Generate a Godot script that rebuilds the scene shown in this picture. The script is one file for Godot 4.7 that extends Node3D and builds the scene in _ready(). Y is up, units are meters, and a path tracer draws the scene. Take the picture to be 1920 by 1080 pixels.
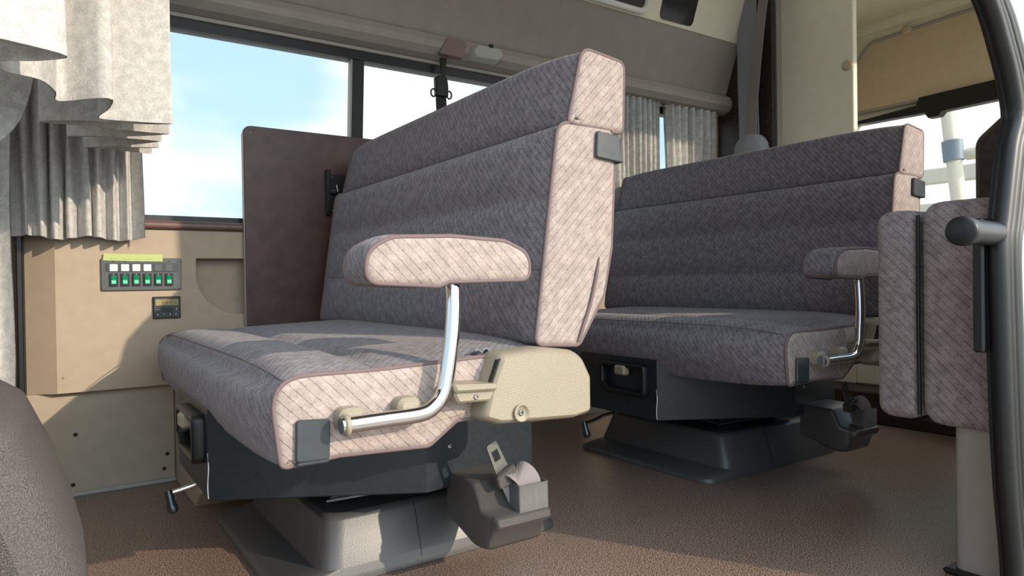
extends Node3D
# A camper van seen through its open side door: x runs towards the rear, y up, -z across to the far side wall.

var M := {}
var rng := RandomNumberGenerator.new()
var taken := {}

# ------------------------------------------------------------------ mesh buffer
class Mb:
	var P := PackedVector3Array()
	var U := PackedVector2Array()
	var G := PackedInt32Array()
	var mark := 0
	func tri(a: Vector3, b: Vector3, c: Vector3, ua := Vector2.ZERO, ub := Vector2.ZERO, uc := Vector2.ZERO, g := -1):
		P.append(a); P.append(b); P.append(c)
		U.append(ua); U.append(ub); U.append(uc)
		G.append(g)
	func quad(a: Vector3, b: Vector3, c: Vector3, d: Vector3, ua := Vector2.ZERO, ub := Vector2.ZERO, uc := Vector2.ZERO, ud := Vector2.ZERO, g := -1):
		tri(a, b, c, ua, ub, uc, g)
		tri(a, c, d, ua, uc, ud, g)
	# turn the triangles added since the last call so that they face outwards
	func seal():
		var n := P.size()
		if n == mark: return
		var c := Vector3.ZERO
		for i in range(mark, n): c += P[i]
		c /= float(n - mark)
		var vol := 0.0
		for i in range(mark, n, 3):
			vol += (P[i] - c).dot((P[i + 1] - c).cross(P[i + 2] - c))
		if vol > 0.0:
			for i in range(mark, n, 3):
				var t := P[i + 1]; P[i + 1] = P[i + 2]; P[i + 2] = t
				var u := U[i + 1]; U[i + 1] = U[i + 2]; U[i + 2] = u
		mark = n
	func build(off: Vector3) -> ArrayMesh:
		seal()
		var st := SurfaceTool.new()
		st.begin(Mesh.PRIMITIVE_TRIANGLES)
		for i in range(0, P.size(), 3):
			st.set_smooth_group(G[i / 3])
			for k in 3:
				st.set_uv(U[i + k])
				st.add_vertex(P[i + k] - off)
		st.generate_normals()
		return st.commit()

func mb() -> Mb:
	return Mb.new()

# ------------------------------------------------------------------ shapes
func box(m: Mb, a: Vector3, b: Vector3, r := 0.004):
	var lo := Vector3(min(a.x, b.x), min(a.y, b.y), min(a.z, b.z))
	var hi := Vector3(max(a.x, b.x), max(a.y, b.y), max(a.z, b.z))
	var c := (lo + hi) / 2.0
	var h := (hi - lo) / 2.0
	r = min(r, min(h.x, min(h.y, h.z)) * 0.9)
	m.seal()
	var v := func(sx, sy, sz, ax):
		var p := Vector3(sx * h.x, sy * h.y, sz * h.z)
		for i in 3:
			if i != ax: p[i] -= sign(p[i]) * r
		return c + p
	for ax in 3:
		var b1 := (ax + 1) % 3
		var b2 := (ax + 2) % 3
		for s in [-1.0, 1.0]:
			var q := []
			for k in [[-1.0, -1.0], [1.0, -1.0], [1.0, 1.0], [-1.0, 1.0]]:
				var sg := [0.0, 0.0, 0.0]
				sg[ax] = s; sg[b1] = k[0]; sg[b2] = k[1]
				q.append(v.call(sg[0], sg[1], sg[2], ax))
			var uv := []
			for p in q: uv.append(Vector2(p[b1], p[b2]))
			if s > 0: m.quad(q[0], q[1], q[2], q[3], uv[0], uv[1], uv[2], uv[3])
			else: m.quad(q[0], q[3], q[2], q[1], uv[0], uv[3], uv[2], uv[1])
	for ax in 3:
		var b1 := (ax + 1) % 3
		var b2 := (ax + 2) % 3
		for s1 in [-1.0, 1.0]:
			for s2 in [-1.0, 1.0]:
				var sg := [0.0, 0.0, 0.0]
				var q := []
				for e in [[-1.0, b1], [1.0, b1], [1.0, b2], [-1.0, b2]]:
					sg[ax] = e[0]; sg[b1] = s1; sg[b2] = s2
					q.append(v.call(sg[0], sg[1], sg[2], e[1]))
				if s1 * s2 > 0: m.quad(q[0], q[3], q[2], q[1])
				else: m.quad(q[0], q[1], q[2], q[3])
	for sx in [-1.0, 1.0]:
		for sy in [-1.0, 1.0]:
			for sz in [-1.0, 1.0]:
				var a0 = v.call(sx, sy, sz, 0)
				var a1 = v.call(sx, sy, sz, 1)
				var a2 = v.call(sx, sy, sz, 2)
				if sx * sy * sz > 0: m.tri(a0, a1, a2)
				else: m.tri(a0, a2, a1)
	m.seal()

# rounded polygon: pts with one radius each
func fillet(pts: Array, radii, seg := 5) -> Array:
	var out := []
	var n := pts.size()
	for i in n:
		var r: float = radii[i] if radii is Array else radii
		var p: Vector2 = pts[i]
		var a: Vector2 = pts[(i + n - 1) % n]
		var b: Vector2 = pts[(i + 1) % n]
		var da := (a - p).normalized()
		var db := (b - p).normalized()
		var ang := acos(clamp(da.dot(db), -1.0, 1.0))
		if r <= 0.0 or ang > 3.05:
			out.append(p); continue
		var t: float = min(r / tan(ang / 2.0), min((a - p).length(), (b - p).length()) * 0.49)
		var p0 := p + da * t
		var p1 := p + db * t
		for k in seg + 1:
			var f := float(k) / seg
			out.append(p0.lerp(p, f).lerp(p.lerp(p1, f), f))
	return out

func resample(pts: Array, step: float) -> Array:
	var out := []
	for i in pts.size():
		var a: Vector2 = pts[i]
		var b: Vector2 = pts[(i + 1) % pts.size()]
		var n := int(max(1, round((b - a).length() / step)))
		for k in n: out.append(a.lerp(b, float(k) / n))
	var thin := []
	for q in out:
		if thin.is_empty() or (q - thin[-1]).length() > step * 0.2: thin.append(q)
	if (thin[0] - thin[-1]).length() < step * 0.2: thin.pop_back()
	return thin

func area2(p: Array) -> float:
	var s := 0.0
	for i in p.size(): s += p[i].cross(p[(i + 1) % p.size()])
	return s / 2.0

func normals2(p: Array) -> Array:
	var sg := 1.0 if area2(p) > 0 else -1.0
	var out := []
	var n := p.size()
	for i in n:
		var e1: Vector2 = (p[i] - p[(i + n - 1) % n]).normalized()
		var e2: Vector2 = (p[(i + 1) % n] - p[i]).normalized()
		var t := e1 + e2
		if t.length() < 1e-4: t = e2
		t = t.normalized()
		out.append(Vector2(t.y, -t.x) * sg)
	return out

func inset2(p: Array, d: float) -> Array:
	var nn := normals2(p)
	var out := []
	for i in p.size(): out.append(p[i] - nn[i] * d)
	return out

# triangles of a polygon, all wound the way the outline runs
func triangles(poly: Array) -> Array:
	var out := []
	var ccw := area2(poly) > 0
	var idx := Geometry2D.triangulate_polygon(PackedVector2Array(poly))
	if idx.is_empty():
		for i in range(1, poly.size() - 1): out.append([0, i, i + 1])
		return out
	for i in range(0, idx.size(), 3):
		var a: int = idx[i]
		var b: int = idx[i + 1]
		var c: int = idx[i + 2]
		if ((poly[b] - poly[a]).cross(poly[c] - poly[a]) > 0) != ccw: out.append([a, c, b])
		else: out.append([a, b, c])
	return out

# place a 2D point (a,b) at depth d for an extrusion along axis 0/1/2
func p3(q: Vector2, d: float, ax: int) -> Vector3:
	if ax == 2: return Vector3(q.x, q.y, d)
	if ax == 1: return Vector3(q.x, d, q.y)
	return Vector3(d, q.y, q.x)   # ax 0: q = (z, y)

# bevelled extrusion of a polygon
func prism(m: Mb, pts: Array, ax: int, d0: float, d1: float, bev := 0.003, smooth := false):
	m.seal()
	var ri := inset2(pts, bev) if bev > 0.0 else pts
	var rings := [[ri, d0], [pts, d0 + bev], [pts, d1 - bev], [ri, d1]]
	var n := pts.size()
	var arc := [0.0]
	for i in n: arc.append(arc[i] + (pts[(i + 1) % n] - pts[i]).length())
	for k in 3:
		if bev <= 0.0 and k != 1: continue
		for i in n:
			var j := (i + 1) % n
			var A: Array = rings[k][0]
			var B: Array = rings[k + 1][0]
			var da: float = rings[k][1]
			var db: float = rings[k + 1][1]
			m.quad(p3(A[i], da, ax), p3(A[j], da, ax), p3(B[j], db, ax), p3(B[i], db, ax),
				Vector2(da, arc[i]), Vector2(da, arc[i + 1]), Vector2(db, arc[i + 1]), Vector2(db, arc[i]), (2 + k) if smooth else -1)
	# both caps, wound against each other
	# the side quads run (i, j) along the ring; the caps agree with them
	for tr in triangles(pts):
		var a: Vector2 = ri[tr[0]]
		var b: Vector2 = ri[tr[1]]
		var c: Vector2 = ri[tr[2]]
		m.tri(p3(a, d0, ax), p3(c, d0, ax), p3(b, d0, ax), a, c, b, -1)
		m.tri(p3(a, d1, ax), p3(b, d1, ax), p3(c, d1, ax), a, b, c, -1)
	m.seal()

# a skin over rings of equal length (closed rings); ends closed with a fan
func skin(m: Mb, rings: Array, closed_ends := true, uvs := 1.0, g := 0):
	m.seal()
	var n: int = rings[0].size()
	var va := 0.0
	for k in rings.size() - 1:
		var A: Array = rings[k]
		var B: Array = rings[k + 1]
		var vb: float = va + (A[0] - B[0]).length() * uvs
		var arc := 0.0
		for i in n:
			var j := (i + 1) % n
			var arc2: float = arc + (A[j] - A[i]).length() * uvs
			m.quad(A[i], A[j], B[j], B[i], Vector2(arc, va), Vector2(arc2, va), Vector2(arc2, vb), Vector2(arc, vb), g)
			arc = arc2
		va = vb
	if closed_ends:
		for e in [0, rings.size() - 1]:
			var R: Array = rings[e]
			var nw := Vector3.ZERO
			for i in n: nw += R[i].cross(R[(i + 1) % n])
			nw = nw.normalized()
			var ea := nw.cross(Vector3.UP)
			if ea.length() < 0.3: ea = nw.cross(Vector3.RIGHT)
			ea = ea.normalized()
			var eb := nw.cross(ea)
			var flat2 := []
			for p in R: flat2.append(Vector2(p.dot(ea), p.dot(eb)))
			for tr in triangles(flat2):
				if e == 0: m.tri(R[tr[2]], R[tr[1]], R[tr[0]], flat2[tr[2]], flat2[tr[1]], flat2[tr[0]], -1)
				else: m.tri(R[tr[0]], R[tr[1]], R[tr[2]], flat2[tr[0]], flat2[tr[1]], flat2[tr[2]], -1)
	m.seal()

func tube(m: Mb, path: Array, r, sides := 10, loop := false, flat := 1.0):
	var rings := []
	var n := path.size()
	var up := Vector3.UP
	var last := Vector3.ZERO
	for i in n:
		var t: Vector3
		if loop: t = path[(i + 1) % n] - path[(i + n - 1) % n]
		else: t = path[min(i + 1, n - 1)] - path[max(i - 1, 0)]
		t = t.normalized()
		var s: Vector3
		if last == Vector3.ZERO:
			s = t.cross(up)
			if s.length() < 0.1: s = t.cross(Vector3.RIGHT)
		else:
			s = last - t * last.dot(t)
		s = s.normalized()
		last = s
		var b := t.cross(s)
		var rr: float = r[i] if r is Array else r
		var ring := []
		for k in sides:
			var a := TAU * k / sides
			ring.append(path[i] + s * cos(a) * rr + b * sin(a) * rr * flat)
		rings.append(ring)
	if loop: rings.append(rings[0])
	skin(m, rings, not loop)

# smooth curve through points
func curve(pts: Array, n := 6, loop := false) -> Array:
	var out := []
	var c := pts.size()
	var last := c if loop else c - 1
	for i in last:
		var p0: Vector3 = pts[(i - 1 + c) % c] if (loop or i > 0) else pts[i]
		var p1: Vector3 = pts[i]
		var p2: Vector3 = pts[(i + 1) % c]
		var p3_: Vector3 = pts[(i + 2) % c] if (loop or i + 2 < c) else p2
		for k in n:
			out.append(p1.cubic_interpolate(p2, p0, p3_, float(k) / n))
	if not loop: out.append(pts[c - 1])
	return out

# surface of revolution about an axis through o
func lathe(m: Mb, o: Vector3, dir: Vector3, prof: Array, sides := 16):
	var d := dir.normalized()
	var s := d.cross(Vector3.UP)
	if s.length() < 0.1: s = d.cross(Vector3.RIGHT)
	s = s.normalized()
	var b := d.cross(s)
	var rings := []
	for q in prof:
		var ring := []
		for k in sides:
			var a := TAU * k / sides
			ring.append(o + d * q.y + (s * cos(a) + b * sin(a)) * q.x)
		rings.append(ring)
	skin(m, rings, true)

# flat strip following a path, with thickness: webbing
func band(m: Mb, path: Array, across, w: float, th := 0.0015):
	var rings := []
	for i in path.size():
		var t: Vector3 = (path[min(i + 1, path.size() - 1)] - path[max(i - 1, 0)]).normalized()
		var ac: Vector3 = Vector3(1, 0.45, 0.1) if across is Array and across.is_empty() else (across[i] if across is Array else across)
		ac = (ac - t * ac.dot(t)).normalized()
		var nn := t.cross(ac)
		var c: Vector3 = path[i]
		rings.append([c + ac * w / 2 + nn * th, c - ac * w / 2 + nn * th, c - ac * w / 2 - nn * th, c + ac * w / 2 - nn * th])
	skin(m, rings, true, 1.0, -1)

func screw(m: Mb, o: Vector3, dir: Vector3, r := 0.006):
	lathe(m, o, dir, [Vector2(r, -0.002), Vector2(r, 0.001), Vector2(r * 0.75, 0.003), Vector2(r * 0.35, 0.003), Vector2(r * 0.3, 0.0015)], 10)

# ------------------------------------------------------------------ nodes
func numbered(called: String) -> String:
	if not taken.has(called):
		taken[called] = 0
		return called
	taken[called] += 1
	return "%s_%03d" % [called, taken[called]]

func tag(o: Node, label: String, category: String, group := ""):
	o.set_meta("label", label)
	o.set_meta("category", category)
	if group: o.set_meta("group", group)

func thing(called: String, at: Vector3, label: String, category: String, group := "") -> Node3D:
	var o := Node3D.new()
	o.name = numbered(called)
	add_child(o)
	o.position = at
	tag(o, label, category, group)
	return o

# a part, drawn in world coordinates, under its thing (or a sub-part under a part)
func part(parent: Node3D, called: String, m: Mb, mat: Material, label := "") -> MeshInstance3D:
	var o := MeshInstance3D.new()
	o.name = called
	var off := Vector3.ZERO
	var p: Node = parent
	while p != self:
		off += p.position
		p = p.get_parent()
	o.mesh = m.build(off)
	o.material_override = null
	o.mesh.surface_set_material(0, mat)
	parent.add_child(o, true)
	if label: o.set_meta("label", label)
	return o

func solo(called: String, m: Mb, mat: Material, label: String, category: String, group := "") -> MeshInstance3D:
	m.seal()
	var lo := m.P[0]
	var hi := m.P[0]
	for p in m.P:
		lo = lo.min(p); hi = hi.max(p)
	var c := Vector3((lo.x + hi.x) / 2, lo.y, (lo.z + hi.z) / 2)
	var o := MeshInstance3D.new()
	o.name = numbered(called)
	o.mesh = m.build(c)
	o.mesh.surface_set_material(0, mat)
	o.position = c
	add_child(o)
	tag(o, label, category, group)
	return o

func struct(called: String, m: Mb, mat: Material, label: String, category := "structure") -> MeshInstance3D:
	var o := MeshInstance3D.new()
	o.name = numbered(called)
	o.mesh = m.build(Vector3.ZERO)
	o.mesh.surface_set_material(0, mat)
	add_child(o)
	o.set_meta("kind", "structure")
	tag(o, label, category)
	return o

# ------------------------------------------------------------------ textures and materials
func tex(img: Image) -> ImageTexture:
	img.generate_mipmaps()
	return ImageTexture.create_from_image(img)

func noise_bytes(size: int, freq: float, seed_: int, oct := 3) -> PackedByteArray:
	var n := FastNoiseLite.new()
	n.seed = seed_
	n.frequency = freq
	n.fractal_octaves = oct
	var im := n.get_seamless_image(size, size)
	im.convert(Image.FORMAT_L8)
	return im.get_data()

# woven velour: fine diagonal ribs, darker broken lines and soft blotches
func fabric_maps(base: Color, dark: Color, lines: int, lw: float, blotch: float, seed_: int, broken: float) -> Array:
	var S := 512
	var a := noise_bytes(S, 0.012, seed_)
	var b := noise_bytes(S, 0.05, seed_ + 5)
	var col := PackedByteArray(); col.resize(S * S * 3)
	var hgt := PackedByteArray(); hgt.resize(S * S)
	var r := RandomNumberGenerator.new()
	r.seed = seed_
	for y in S:
		for x in S:
			var i := y * S + x
			var na := a[i] / 255.0 - 0.5
			var nb := b[i] / 255.0 - 0.5
			var ph := fposmod(float(x + y) / S * lines + nb * 0.10, 1.0)
			var d := absf(ph - 0.5) / lw
			var ln: float = clampf(1.0 - d, 0.0, 1.0)
			ln *= clampf(1.0 - broken * (0.5 + na * 1.6 + nb), 0.25, 1.0)
			var weave := 0.5 + 0.5 * sin(float(x - y) / S * TAU * 60.0) * sin(float(x + y) / S * TAU * 60.0)
			var k: float = 1.0 + na * blotch + nb * blotch * 0.8 + (r.randf() - 0.5) * 0.17 + (weave - 0.5) * 0.1
			var c := base.lerp(dark, ln * 0.85)
			col[i * 3] = int(clampf(c.r * k, 0, 1) * 255)
			col[i * 3 + 1] = int(clampf(c.g * k, 0, 1) * 255)
			col[i * 3 + 2] = int(clampf(c.b * k, 0, 1) * 255)
			hgt[i] = int(clampf(0.62 - ln * 0.5 + (weave - 0.5) * 0.16 + (r.randf() - 0.5) * 0.18 + nb * 0.25, 0, 1) * 255)
	return [tex(Image.create_from_data(S, S, false, Image.FORMAT_RGB8, col)), tex(Image.create_from_data(S, S, false, Image.FORMAT_L8, hgt))]

func cloth(base: Color, dark: Color, lines: int, lw: float, blotch: float, seed_: int, broken: float, scale: Vector2, relief := 0.12) -> StandardMaterial3D:
	var f := fabric_maps(base, dark, lines, lw, blotch, seed_, broken)
	var m := StandardMaterial3D.new()
	m.albedo_texture = f[0]
	m.heightmap_enabled = true
	m.heightmap_texture = f[1]
	m.heightmap_scale = relief
	m.roughness = 0.95
	m.metallic_specular = 0.2
	m.rim_enabled = true
	m.rim = 0.3
	m.rim_tint = 0.6
	m.uv1_scale = Vector3(scale.x, scale.y, 1)
	return m

func plain(c: Color, rough := 0.5, metal := 0.0, spec := 0.5) -> StandardMaterial3D:
	var m := StandardMaterial3D.new()
	m.albedo_color = c
	m.roughness = rough
	m.metallic = metal
	m.metallic_specular = spec
	return m

# speckled or grained surface, laid on in three planes
func grained(c0: Color, c1: Color, freq: float, seed_: int, scale: float, rough: float, relief := 0.0, oct := 4, contrast := 1.0, speck := 0.0) -> StandardMaterial3D:
	var S := 512
	var a := noise_bytes(S, freq, seed_, oct)
	var col := PackedByteArray(); col.resize(S * S * 3)
	var hgt := PackedByteArray(); hgt.resize(S * S)
	var r := RandomNumberGenerator.new()
	r.seed = seed_
	for i in S * S:
		var t := clampf((a[i] / 255.0 - 0.5) * contrast + 0.5 + (r.randf() - 0.5) * speck, 0, 1)
		var c := c0.lerp(c1, t)
		col[i * 3] = int(c.r * 255); col[i * 3 + 1] = int(c.g * 255); col[i * 3 + 2] = int(c.b * 255)
		hgt[i] = int(t * 255)
	var m := StandardMaterial3D.new()
	m.albedo_texture = tex(Image.create_from_data(S, S, false, Image.FORMAT_RGB8, col))
	m.roughness = rough
	m.uv1_triplanar = true
	m.uv1_scale = Vector3.ONE * scale
	if relief > 0.0:
		m.heightmap_enabled = true
		m.heightmap_texture = tex(Image.create_from_data(S, S, false, Image.FORMAT_L8, hgt))
		m.heightmap_scale = relief
	return m

func make_materials():
	M.seat = cloth(Color(0.485, 0.46, 0.48), Color(0.32, 0.295, 0.32), 11, 0.15, 0.26, 11, 0.5, Vector2(5, 5))
	M.side = cloth(Color(0.635, 0.58, 0.555), Color(0.41, 0.36, 0.375), 10, 0.07, 0.17, 23, 0.35, Vector2(5, 5))
	M.jump = cloth(Color(0.56, 0.515, 0.52), Color(0.33, 0.29, 0.31), 10, 0.08, 0.24, 31, 0.4, Vector2(5, 5))
	M.piping = plain(Color(0.44, 0.37, 0.37), 0.8)
	M.seam = plain(Color(0.40, 0.36, 0.37), 0.95)
	M.curtain = cloth(Color(0.775, 0.765, 0.755), Color(0.70, 0.69, 0.68), 40, 0.3, 0.13, 47, 0.8, Vector2(5, 5), 0.06)
	M.curtain.backlight_enabled = true
	M.curtain.backlight = Color(0.22, 0.21, 0.2)
	M.curtain_far = cloth(Color(0.74, 0.73, 0.715), Color(0.66, 0.65, 0.64), 40, 0.3, 0.16, 53, 0.8, Vector2(5, 5), 0.06)
	M.curtain_far.backlight_enabled = true
	M.curtain_far.backlight = Color(0.36, 0.35, 0.34)
	M.dark_velour = grained(Color(0.26, 0.245, 0.235), Color(0.52, 0.49, 0.475), 0.12, 61, 6.0, 0.95, 0.4, 2, 1.2, 0.6)
	M.floor = grained(Color(0.21, 0.162, 0.138), Color(0.74, 0.635, 0.57), 0.28, 71, 1.8, 0.37, 0.03, 2, 3.0, 0.6)
	M.beige = grained(Color(0.65, 0.58, 0.50), Color(0.68, 0.61, 0.53), 0.02, 81, 1.5, 0.55, 0.0, 3, 1.0, 0.15)
	M.beige_low = grained(Color(0.625, 0.565, 0.495), Color(0.655, 0.595, 0.525), 0.02, 82, 1.5, 0.6, 0.0, 3, 1.0, 0.2)
	M.taupe = grained(Color(0.58, 0.545, 0.52), Color(0.62, 0.585, 0.56), 0.015, 83, 1.3, 0.55, 0.0, 3, 1.0, 0.12)
	M.cream = grained(Color(0.89, 0.865, 0.78), Color(0.92, 0.895, 0.82), 0.02, 84, 1.0, 0.5, 0.0, 2, 1.0, 0.1)
	M.board = grained(Color(0.27, 0.185, 0.175), Color(0.34, 0.24, 0.225), 0.012, 91, 2.0, 0.42, 0.0, 4, 1.3, 0.15)
	M.sill = grained(Color(0.36, 0.25, 0.22), Color(0.42, 0.30, 0.265), 0.02, 92, 2.0, 0.4)
	M.wood = grained(Color(0.15, 0.10, 0.085), Color(0.24, 0.165, 0.14), 0.02, 93, 3.0, 0.5, 0.0, 4, 1.5, 0.2)
	M.black = plain(Color(0.045, 0.05, 0.058), 0.45)
	M.rubber = grained(Color(0.06, 0.07, 0.085), Color(0.085, 0.095, 0.11), 0.05, 94, 8.0, 0.42)
	M.box_metal = grained(Color(0.105, 0.13, 0.15), Color(0.14, 0.17, 0.195), 0.03, 95, 3.0, 0.42, 0.0, 4, 1.4, 0.2)
	M.hook = grained(Color(0.20, 0.22, 0.235), Color(0.24, 0.26, 0.275), 0.02, 96, 3.0, 0.36, 0.0, 3, 1.0, 0.1)
	M.pedestal = grained(Color(0.27, 0.265, 0.27), Color(0.315, 0.31, 0.31), 0.12, 97, 5.0, 0.36, 0.02, 3, 1.2, 0.2)
	M.belt_box = grained(Color(0.27, 0.255, 0.25), Color(0.32, 0.305, 0.30), 0.05, 98, 6.0, 0.33, 0.01, 3, 1.0, 0.2)
	M.belt_pocket = grained(Color(0.33, 0.315, 0.315), Color(0.45, 0.435, 0.43), 0.2, 99, 6.0, 0.45, 0.1, 2, 1.5, 0.3)
	M.putty = grained(Color(0.56, 0.52, 0.45), Color(0.61, 0.57, 0.50), 0.14, 101, 5.0, 0.42, 0.05, 3, 1.3, 0.1)
	M.chrome = plain(Color(0.86, 0.86, 0.87), 0.07, 1.0)
	M.steel = plain(Color(0.62, 0.62, 0.61), 0.3, 1.0)
	M.old_steel = grained(Color(0.40, 0.40, 0.39), Color(0.56, 0.56, 0.54), 0.08, 103, 8.0, 0.4, 0.0, 4, 1.5, 0.4)
	M.old_steel.metallic = 0.8
	M.zinc = plain(Color(0.33, 0.36, 0.38), 0.32, 0.8)
	M.webbing = grained(Color(0.50, 0.46, 0.46), Color(0.60, 0.56, 0.56), 0.2, 104, 10.0, 0.8, 0.03, 2, 1.0, 0.3)
	M.webbing_grey = grained(Color(0.52, 0.53, 0.56), Color(0.58, 0.59, 0.62), 0.2, 105, 10.0, 0.8, 0.03, 2, 1.0, 0.3)
	M.webbing_dark = plain(Color(0.12, 0.12, 0.13), 0.8)
	M.panel_grey = plain(Color(0.30, 0.32, 0.33), 0.5)
	M.device = plain(Color(0.20, 0.22, 0.24), 0.45)
	M.green = plain(Color(0.02, 0.55, 0.36), 0.25)
	M.green_light = plain(Color(0.30, 0.86, 0.62), 0.3)
	M.white = plain(Color(0.92, 0.92, 0.90), 0.6)
	M.tape = plain(Color(0.72, 0.77, 0.50), 0.7)
	M.ink = plain(Color(0.45, 0.50, 0.36), 0.8)
	M.lcd = plain(Color(0.60, 0.54, 0.36), 0.3)
	M.lcd_ink = plain(Color(0.33, 0.29, 0.18), 0.5)
	M.mark = plain(Color(0.80, 0.81, 0.80), 0.6)
	M.lens = plain(Color(0.66, 0.665, 0.645), 0.3)
	M.cover_patch = plain(Color(0.50, 0.41, 0.39), 0.55)
	M.grey_trim = plain(Color(0.62, 0.60, 0.57), 0.4)
	M.paint = grained(Color(0.72, 0.75, 0.75), Color(0.75, 0.78, 0.78), 0.02, 106, 1.0, 0.2)
	M.paint.clearcoat_enabled = true
	M.paint.clearcoat = 0.6
	M.gate_board = grained(Color(0.77, 0.69, 0.58), Color(0.80, 0.72, 0.61), 0.02, 107, 1.5, 0.7, 0.0, 3, 1.0, 0.15)
	M.post_white = grained(Color(0.78, 0.76, 0.70), Color(0.86, 0.84, 0.78), 0.05, 108, 2.0, 0.6)
	M.tinted = plain(Color(0.05, 0.07, 0.09), 0.12)
	M.dark_hole = plain(Color(0.20, 0.17, 0.15), 0.6)
	M.leaf = grained(Color(0.16, 0.20, 0.10), Color(0.30, 0.34, 0.18), 0.1, 109, 2.0, 0.8)
	M.bark = grained(Color(0.22, 0.17, 0.12), Color(0.33, 0.27, 0.20), 0.1, 110, 3.0, 0.9)
	M.asphalt = grained(Color(0.56, 0.53, 0.49), Color(0.66, 0.63, 0.58), 0.2, 111, 1.0, 0.9, 0.1, 3, 1.3, 0.4)
	M.glass = StandardMaterial3D.new()
	M.glass.transparency = BaseMaterial3D.TRANSPARENCY_ALPHA
	M.glass.albedo_color = Color(0.88, 0.94, 0.95, 0.06)
	M.glass.roughness = 0.02
	M.glass.metallic_specular = 0.12
	M.milk = plain(Color(0.9, 0.9, 0.88), 0.5)
	M.milk.backlight_enabled = true
	M.milk.backlight = Color(0.95, 0.95, 0.93)
	M.drop = StandardMaterial3D.new()
	M.drop.albedo_color = Color(0.95, 0.97, 0.98)
	M.drop.roughness = 0.02
	M.drop.refraction_enabled = true
	M.drop.refraction_scale = 0.033
	M.drop.transparency = BaseMaterial3D.TRANSPARENCY_ALPHA

# ------------------------------------------------------------------ sky
func sky_image() -> Image:
	var W := 1024
	var H := 512
	var n := FastNoiseLite.new()
	n.seed = 5
	n.frequency = 0.9
	n.fractal_octaves = 5
	var n2 := FastNoiseLite.new()
	n2.seed = 9
	n2.frequency = 2.2
	n2.fractal_octaves = 4
	var data := PackedFloat32Array()
	data.resize(W * H * 3)
	for y in H:
		var el := (0.5 - (y + 0.5) / H) * PI
		for x in W:
			var az := ((x + 0.5) / W) * TAU
			var d := Vector3(cos(el) * sin(az), sin(el), -cos(el) * cos(az))
			var c: Vector3
			if el >= -0.02:
				var t: float = clampf(sin(el), 0.0, 1.0)
				c = Vector3(0.37, 0.52, 0.60).lerp(Vector3(0.20, 0.36, 0.60), pow(t, 0.7))
				var q := Vector3(d.x, d.y * 3.2, d.z) * 1.3
				var v := n.get_noise_3dv(q) * 1.3 + n2.get_noise_3dv(q) * 0.45
				var cl: float = smoothstep(-0.18, 0.5, v + 0.16)
				c = c.lerp(Vector3(0.62, 0.62, 0.61), cl * 0.92)
				# thin cloud is brighter on the sun's side of the sky
				c *= Vector3.ONE + Vector3(2.6, 2.35, 2.0) * pow(clampf(d.dot(Vector3(0.415, 0.373, 0.830)), 0.0, 1.0), 1.5)
			else:
				c = Vector3(0.40, 0.39, 0.37)
			var i := (y * W + x) * 3
			data[i] = c.x; data[i + 1] = c.y; data[i + 2] = c.z
	return Image.create_from_data(W, H, false, Image.FORMAT_RGBF, data.to_byte_array())

# ------------------------------------------------------------------ the bench seat
const ZN := -1.1
const ZF := -2.37

# an upholstered block: profile in x,y drawn out along z, swollen where puff says
func upholstery(prof: Array, z0: float, z1: float, puff: Callable, rings := 26) -> Mb:
	var m := mb()
	var nn := normals2(prof)
	var n := prof.size()
	var arc := [0.0]
	for i in n: arc.append(arc[i] + (prof[(i + 1) % n] - prof[i]).length())
	var R := []
	var Z := []
	for k in rings + 1:
		var t := float(k) / rings
		t = t - 0.12 * sin(TAU * t) / 1.0 * 0.9
		var z: float = lerp(z0, z1, t)
		var ring := []
		for i in n:
			var q: Vector2 = prof[i] + nn[i] * float(puff.call(prof[i], nn[i], t))
			ring.append(Vector3(q.x, q.y, z))
		R.append(ring); Z.append(z)
	for k in rings:
		for i in n:
			var j := (i + 1) % n
			m.quad(R[k][i], R[k][j], R[k + 1][j], R[k + 1][i], Vector2(Z[k], arc[i]), Vector2(Z[k], arc[i + 1]), Vector2(Z[k + 1], arc[i + 1]), Vector2(Z[k + 1], arc[i]), 0)
	m.seal()
	return m

# the sewn-in side of such a block, a little padded; flip mirrors the stripes
func side_panel(prof: Array, z: float, out: float, flip := 1.0) -> Mb:
	var m := mb()
	var rings := [prof, inset2(prof, 0.004), inset2(prof, 0.011)]
	var zz := [z, z + out * 0.7, z + out]
	var n := prof.size()
	for k in 2:
		for i in n:
			var j := (i + 1) % n
			var A: Array = rings[k]
			var B: Array = rings[k + 1]
			m.quad(p3(A[i], zz[k], 2), p3(A[j], zz[k], 2), p3(B[j], zz[k + 1], 2), p3(B[i], zz[k + 1], 2),
				A[i] * Vector2(flip, 1), A[j] * Vector2(flip, 1), B[j] * Vector2(flip, 1), B[i] * Vector2(flip, 1), 0)
	var ring: Array = rings[2]
	for tr in triangles(prof):
		var a: Vector2 = ring[tr[0]]
		var b: Vector2 = ring[tr[1]]
		var c: Vector2 = ring[tr[2]]
		m.tri(p3(a, zz[2], 2), p3(b, zz[2], 2), p3(c, zz[2], 2), a * Vector2(flip, 1), b * Vector2(flip, 1), c * Vector2(flip, 1), 0)
	# face the panel along `out`
	var nz := 0.0
	for i in range(0, m.P.size(), 3):
		nz += (m.P[i + 1] - m.P[i]).cross(m.P[i + 2] - m.P[i]).z
	if nz * out > 0:
		for i in range(0, m.P.size(), 3):
			var t := m.P[i + 1]; m.P[i + 1] = m.P[i + 2]; m.P[i + 2] = t
			var u := m.U[i + 1]; m.U[i + 1] = m.U[i + 2]; m.U[i + 2] = u
	m.mark = m.P.size()
	return m

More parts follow.
